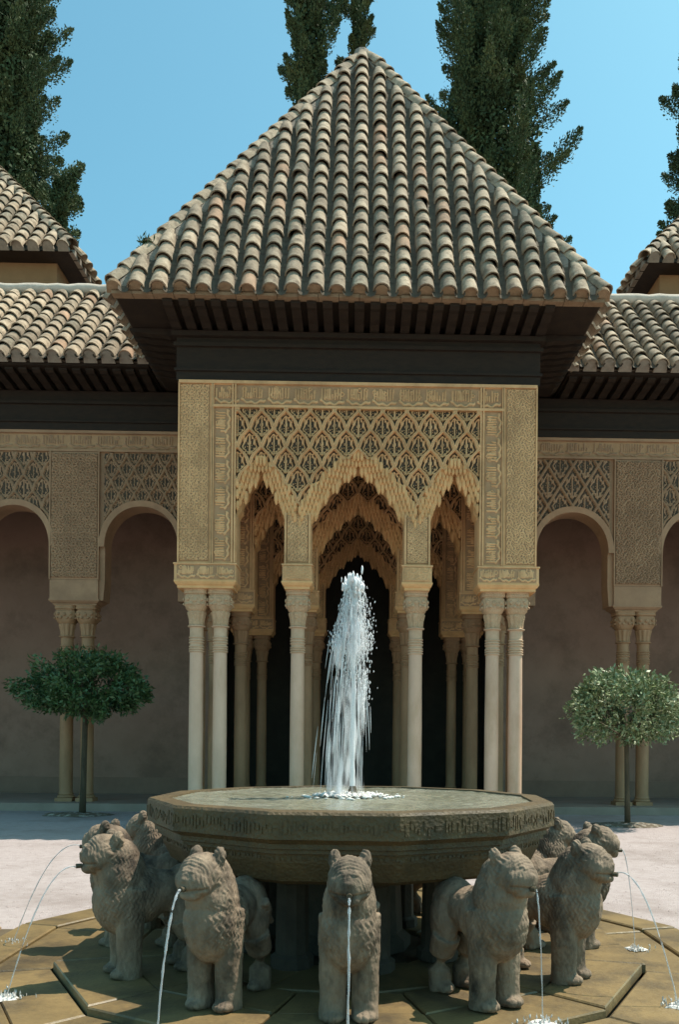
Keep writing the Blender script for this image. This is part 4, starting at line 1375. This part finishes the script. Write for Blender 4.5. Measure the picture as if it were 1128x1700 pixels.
def cypress(px, py, z0, z1, R, label, seed, plumes=190, per=190, taper=0.9, lean=0.0, shape=None, group='cypress trees behind the pavilion'):
    rng = np.random.default_rng(seed)
    t = thing('cypress_tree', label, 'tree', (px, py, 0), group)
    MB().tube([(px, py, -.1), (px, py, z0 + 2), (px + lean * .5, py, (z0 + z1) / 2), (px + lean, py, z1 - 1)], [.38, .32, .2, .04], 10).build('trunk', 'bark', t)
    Ps, Ds = [], []
    for i in range(plumes):
        q = (i + rng.uniform(0, 1)) / plumes
        zb = z0 + (z1 - z0) * q
        prof = shape(q) if shape else (1 - q ** 2.2) * taper + 0.12
        ang = rng.uniform(0, 2 * PI)
        rad = R * prof * (rng.uniform(0.15, 1.0) ** 0.6) * rng.choice([0.72, 0.95, 1.02, 1.12, 1.36])
        ln = rng.uniform(0.9, 2.0) * (0.6 + 0.4 * R / 2.5)
        d = np.array([math.cos(ang) * .75, math.sin(ang) * .75, rng.uniform(.35, 1.1)]); d /= np.linalg.norm(d)
        b = np.array([px + lean * q + math.cos(ang) * rad * .6, py + math.sin(ang) * rad * .6, zb])
        tt = rng.uniform(0, 1, per)
        wv = 0.40 * np.sin(PI * np.clip(tt * .85 + .12, 0, 1)) * (0.6 + 0.4 * R / 2.5)
        off = np.clip(rng.normal(size=(per, 3)), -1.5, 1.5) * wv[:, None] * 0.46
        Ps.append(b + d * (tt * ln)[:, None] + off)
        Ds.append(d * 0.8 + off * 1.2 + rng.normal(size=(per, 3)) * .45 + np.array([0, 0, .25]))
    # opaque heart of the crown
    nc = int(plumes * 210)
    q = rng.uniform(0, 1, nc); ang = rng.uniform(0, 2 * PI, nc)
    pr = np.array([(shape(v) if shape else (1 - v ** 2.2) * taper + .12) for v in q])
    rad = R * pr * .66 * np.sqrt(rng.uniform(0, 1, nc))
    Pc = np.stack([px + lean * q + rad * np.cos(ang), py + rad * np.sin(ang), z0 + (z1 - z0) * q * .97], -1)
    obj('inner_foliage', leaves_mesh('inner_foliage', Pc, rng.normal(size=(nc, 3)) + np.array([0, 0, .6]), 0.19, 0.060, rng), t, 'cypress')
    me = leaves_mesh('crown', np.concatenate(Ps), np.concatenate(Ds), 0.115, 0.030, rng)
    obj('crown', me, t, 'cypress')
    return t
TY = 28.0
def tpx(x):      # lateral position at the trees' depth
    return (x - 596) / 41.2
ip = lambda xs, ys: (lambda q: float(np.interp(q, xs, ys)))
cypress(tpx(5), TY, 9, 36, 2.9, 'huge dense cypress at the far left above the ochre hall', 1, 330, 800, shape=lambda q: 0.80 - 0.22 * q)
cypress(tpx(112), TY - 1.0, 9, 23.4, 1.35, 'small bushy cypress beside the huge left one, just above the gallery roof', 2, 70, 700, shape=lambda q: 0.9 - 0.7 * q)
cypress(tpx(505), TY, 12, 32.0, 1.35, 'narrow cypress left of the roof apex with ragged side tufts', 3, 90, 800, shape=lambda q: 0.85 - 0.25 * q)
cypress(tpx(586), TY + .6, 12, 31.8, 0.85, 'thin cypress tip rising directly behind the roof apex', 4, 70, 700, shape=lambda q: 0.85 - 0.75 * q)
cypress(tpx(808), TY, 9, 33.8, 3.5, 'broad dark cypress filling the sky right of the roof apex', 5, 300, 850, shape=ip([0, .5, .72, .82, .91, 1], [.98, .95, .84, .52, .27, .08]))
cypress(tpx(1152), TY, 9, 29.4, 1.5, 'slim cypress cut off by the right picture edge', 6, 100, 700, shape=lambda q: 0.9 - 0.5 * q)

def small_tree(px, py, zc, rx, rz, zb, label, mat, seed, n=5200, trunk_r=.055, lean=0.04, group='clipped trees in front of the galleries'):
    rng = np.random.default_rng(seed)
    t = thing('clipped_tree', label, 'tree', (px, py, 0), group)
    tr = MB()
    tr.tube([(px - lean, py, -.05), (px - lean * .6, py, 0.5), (px, py, zc - rz * .6), (px + lean, py, zc)], [trunk_r * 1.25, trunk_r, trunk_r * .9, trunk_r * .6], 10)
    trunk = tr.build('trunk', 'bark', t, smooth=True)
    br = MB()
    for i in range(14):
        a = 2 * PI * i / 14 + rng.uniform(-.2, .2); L = rng.uniform(.5, .85)
        br.tube([(px, py, zc - rz * .55), (px + math.cos(a) * rx * L * .5, py + math.sin(a) * rx * L * .5, zc - rz * .2), (px + math.cos(a) * rx * L, py + math.sin(a) * rx * L, zc + rz * rng.uniform(-.2, .5))], [.028, .018, .008], 6)
    br.build('branches', 'bark', t)
    Ps, Ds = [], []
    clumps = 120
    for i in range(clumps):
        d = rng.normal(size=3); d /= np.linalg.norm(d)
        if d[2] < -0.15: d[2] *= .6
        rr0 = rng.uniform(.45, 1.0) ** .5 * rng.uniform(.90, 1.06) * (1 + .06 * math.sin(3 * math.atan2(d[1], d[0]) + seed) + .07 * math.sin(7 * d[0] + 5 * d[2] + seed))
        c = np.array([px + d[0] * rx * rr0 * .93, py + d[1] * rx * rr0 * .93, zc + d[2] * rz * rr0 * .9])
        m = n // clumps
        off = np.clip(rng.normal(size=(m, 3)), -1.7, 1.7) * .085
        Ps.append(c + off)
        Ds.append(d * 0.7 + rng.normal(size=(m, 3)) * .7 + np.array([0, 0, -.05]))
    me = leaves_mesh('crown', np.concatenate(Ps), np.concatenate(Ds), 0.10, 0.019, rng)
    obj('crown', me, t, mat)
    return t
small_tree(-4.94, 9.85, 2.27, 1.13, 0.80, 0, 'dark leafed clipped tree in shade before the left gallery', 'leafdark', 21, 11000)
small_tree(4.60, 8.65, 1.90, 1.06, 0.80, 0, 'sunlit pale leafed clipped tree before the right gallery', 'leafglint', 22, 9000, .045, -.03)
for (px, py, nm) in ((-5.06, 9.85, 'left'), (4.62, 8.65, 'right')):
    rng = random.Random(nm)
    mb = MB()
    rings = []
    for q, z in ((1.0, 0.004), (.8, .035), (.4, .05), (.05, .055)):
        rings.append([(px + (.62 + .08 * math.sin(j * 2.3)) * q * math.cos(2 * PI * j / 20), py + (.40 + .05 * math.sin(j * 1.7)) * q * math.sin(2 * PI * j / 20), z + rng.uniform(-.008, .008) * (q < 1)) for j in range(20)])
    mb.loft(rings)
    tag(mb.build('soil', 'soil'), kind='structure')

# loose pebbles on the court
pr_ = np.random.default_rng(77)
nP = 5200
px_, py_ = pr_.uniform(-7.5, 7.5, nP), .85 + 8.0 * pr_.uniform(0, 1, nP) ** 1.5
sz = pr_.uniform(.006, .017, nP)
base_ = np.array([(1, 0, 0), (-.5, .87, 0), (-.5, -.87, 0), (0, 0, .9)])
Vp = np.stack([np.stack([px_ + sz * b[0], py_ + sz * b[1], .001 + sz * b[2] * .8], -1) for b in base_], 1).reshape(-1, 3)
Fp = (np.arange(nP)[:, None, None] * 4 + np.array([(0, 1, 3), (1, 2, 3), (2, 0, 3)])[None]).reshape(-1, 3)
tag(obj('pebbles', mesh_np('pebbles', Vp, Fp), None, 'gravel'), 'loose pale pebbles scattered over the gravel court', 'pebbles', kind='stuff')

# a weed rooted in the mortar of the left hip
wr = np.random.default_rng(5)
t = thing('roof_weed', 'tiny dark weed growing on the lower left hip of the pyramid roof', 'plant', (-3.42, 8.03, 9.10))
Pw = np.array([-3.42, 8.03, 9.25]) + np.clip(wr.normal(size=(120, 3)), -1.5, 1.5) * np.array([.08, .05, .06]) + np.array([0, 0, .08])
obj('leaves', leaves_mesh('leaves', Pw, wr.normal(size=(120, 3)) * .5 + np.array([0, 0, .7]), .10, .014, wr), t, 'cypress')
MB().tube([(-3.42, 8.03, 9.04), (-3.41, 8.03, 9.36)], [.012, .006], 5).build('stem', 'bark', t)
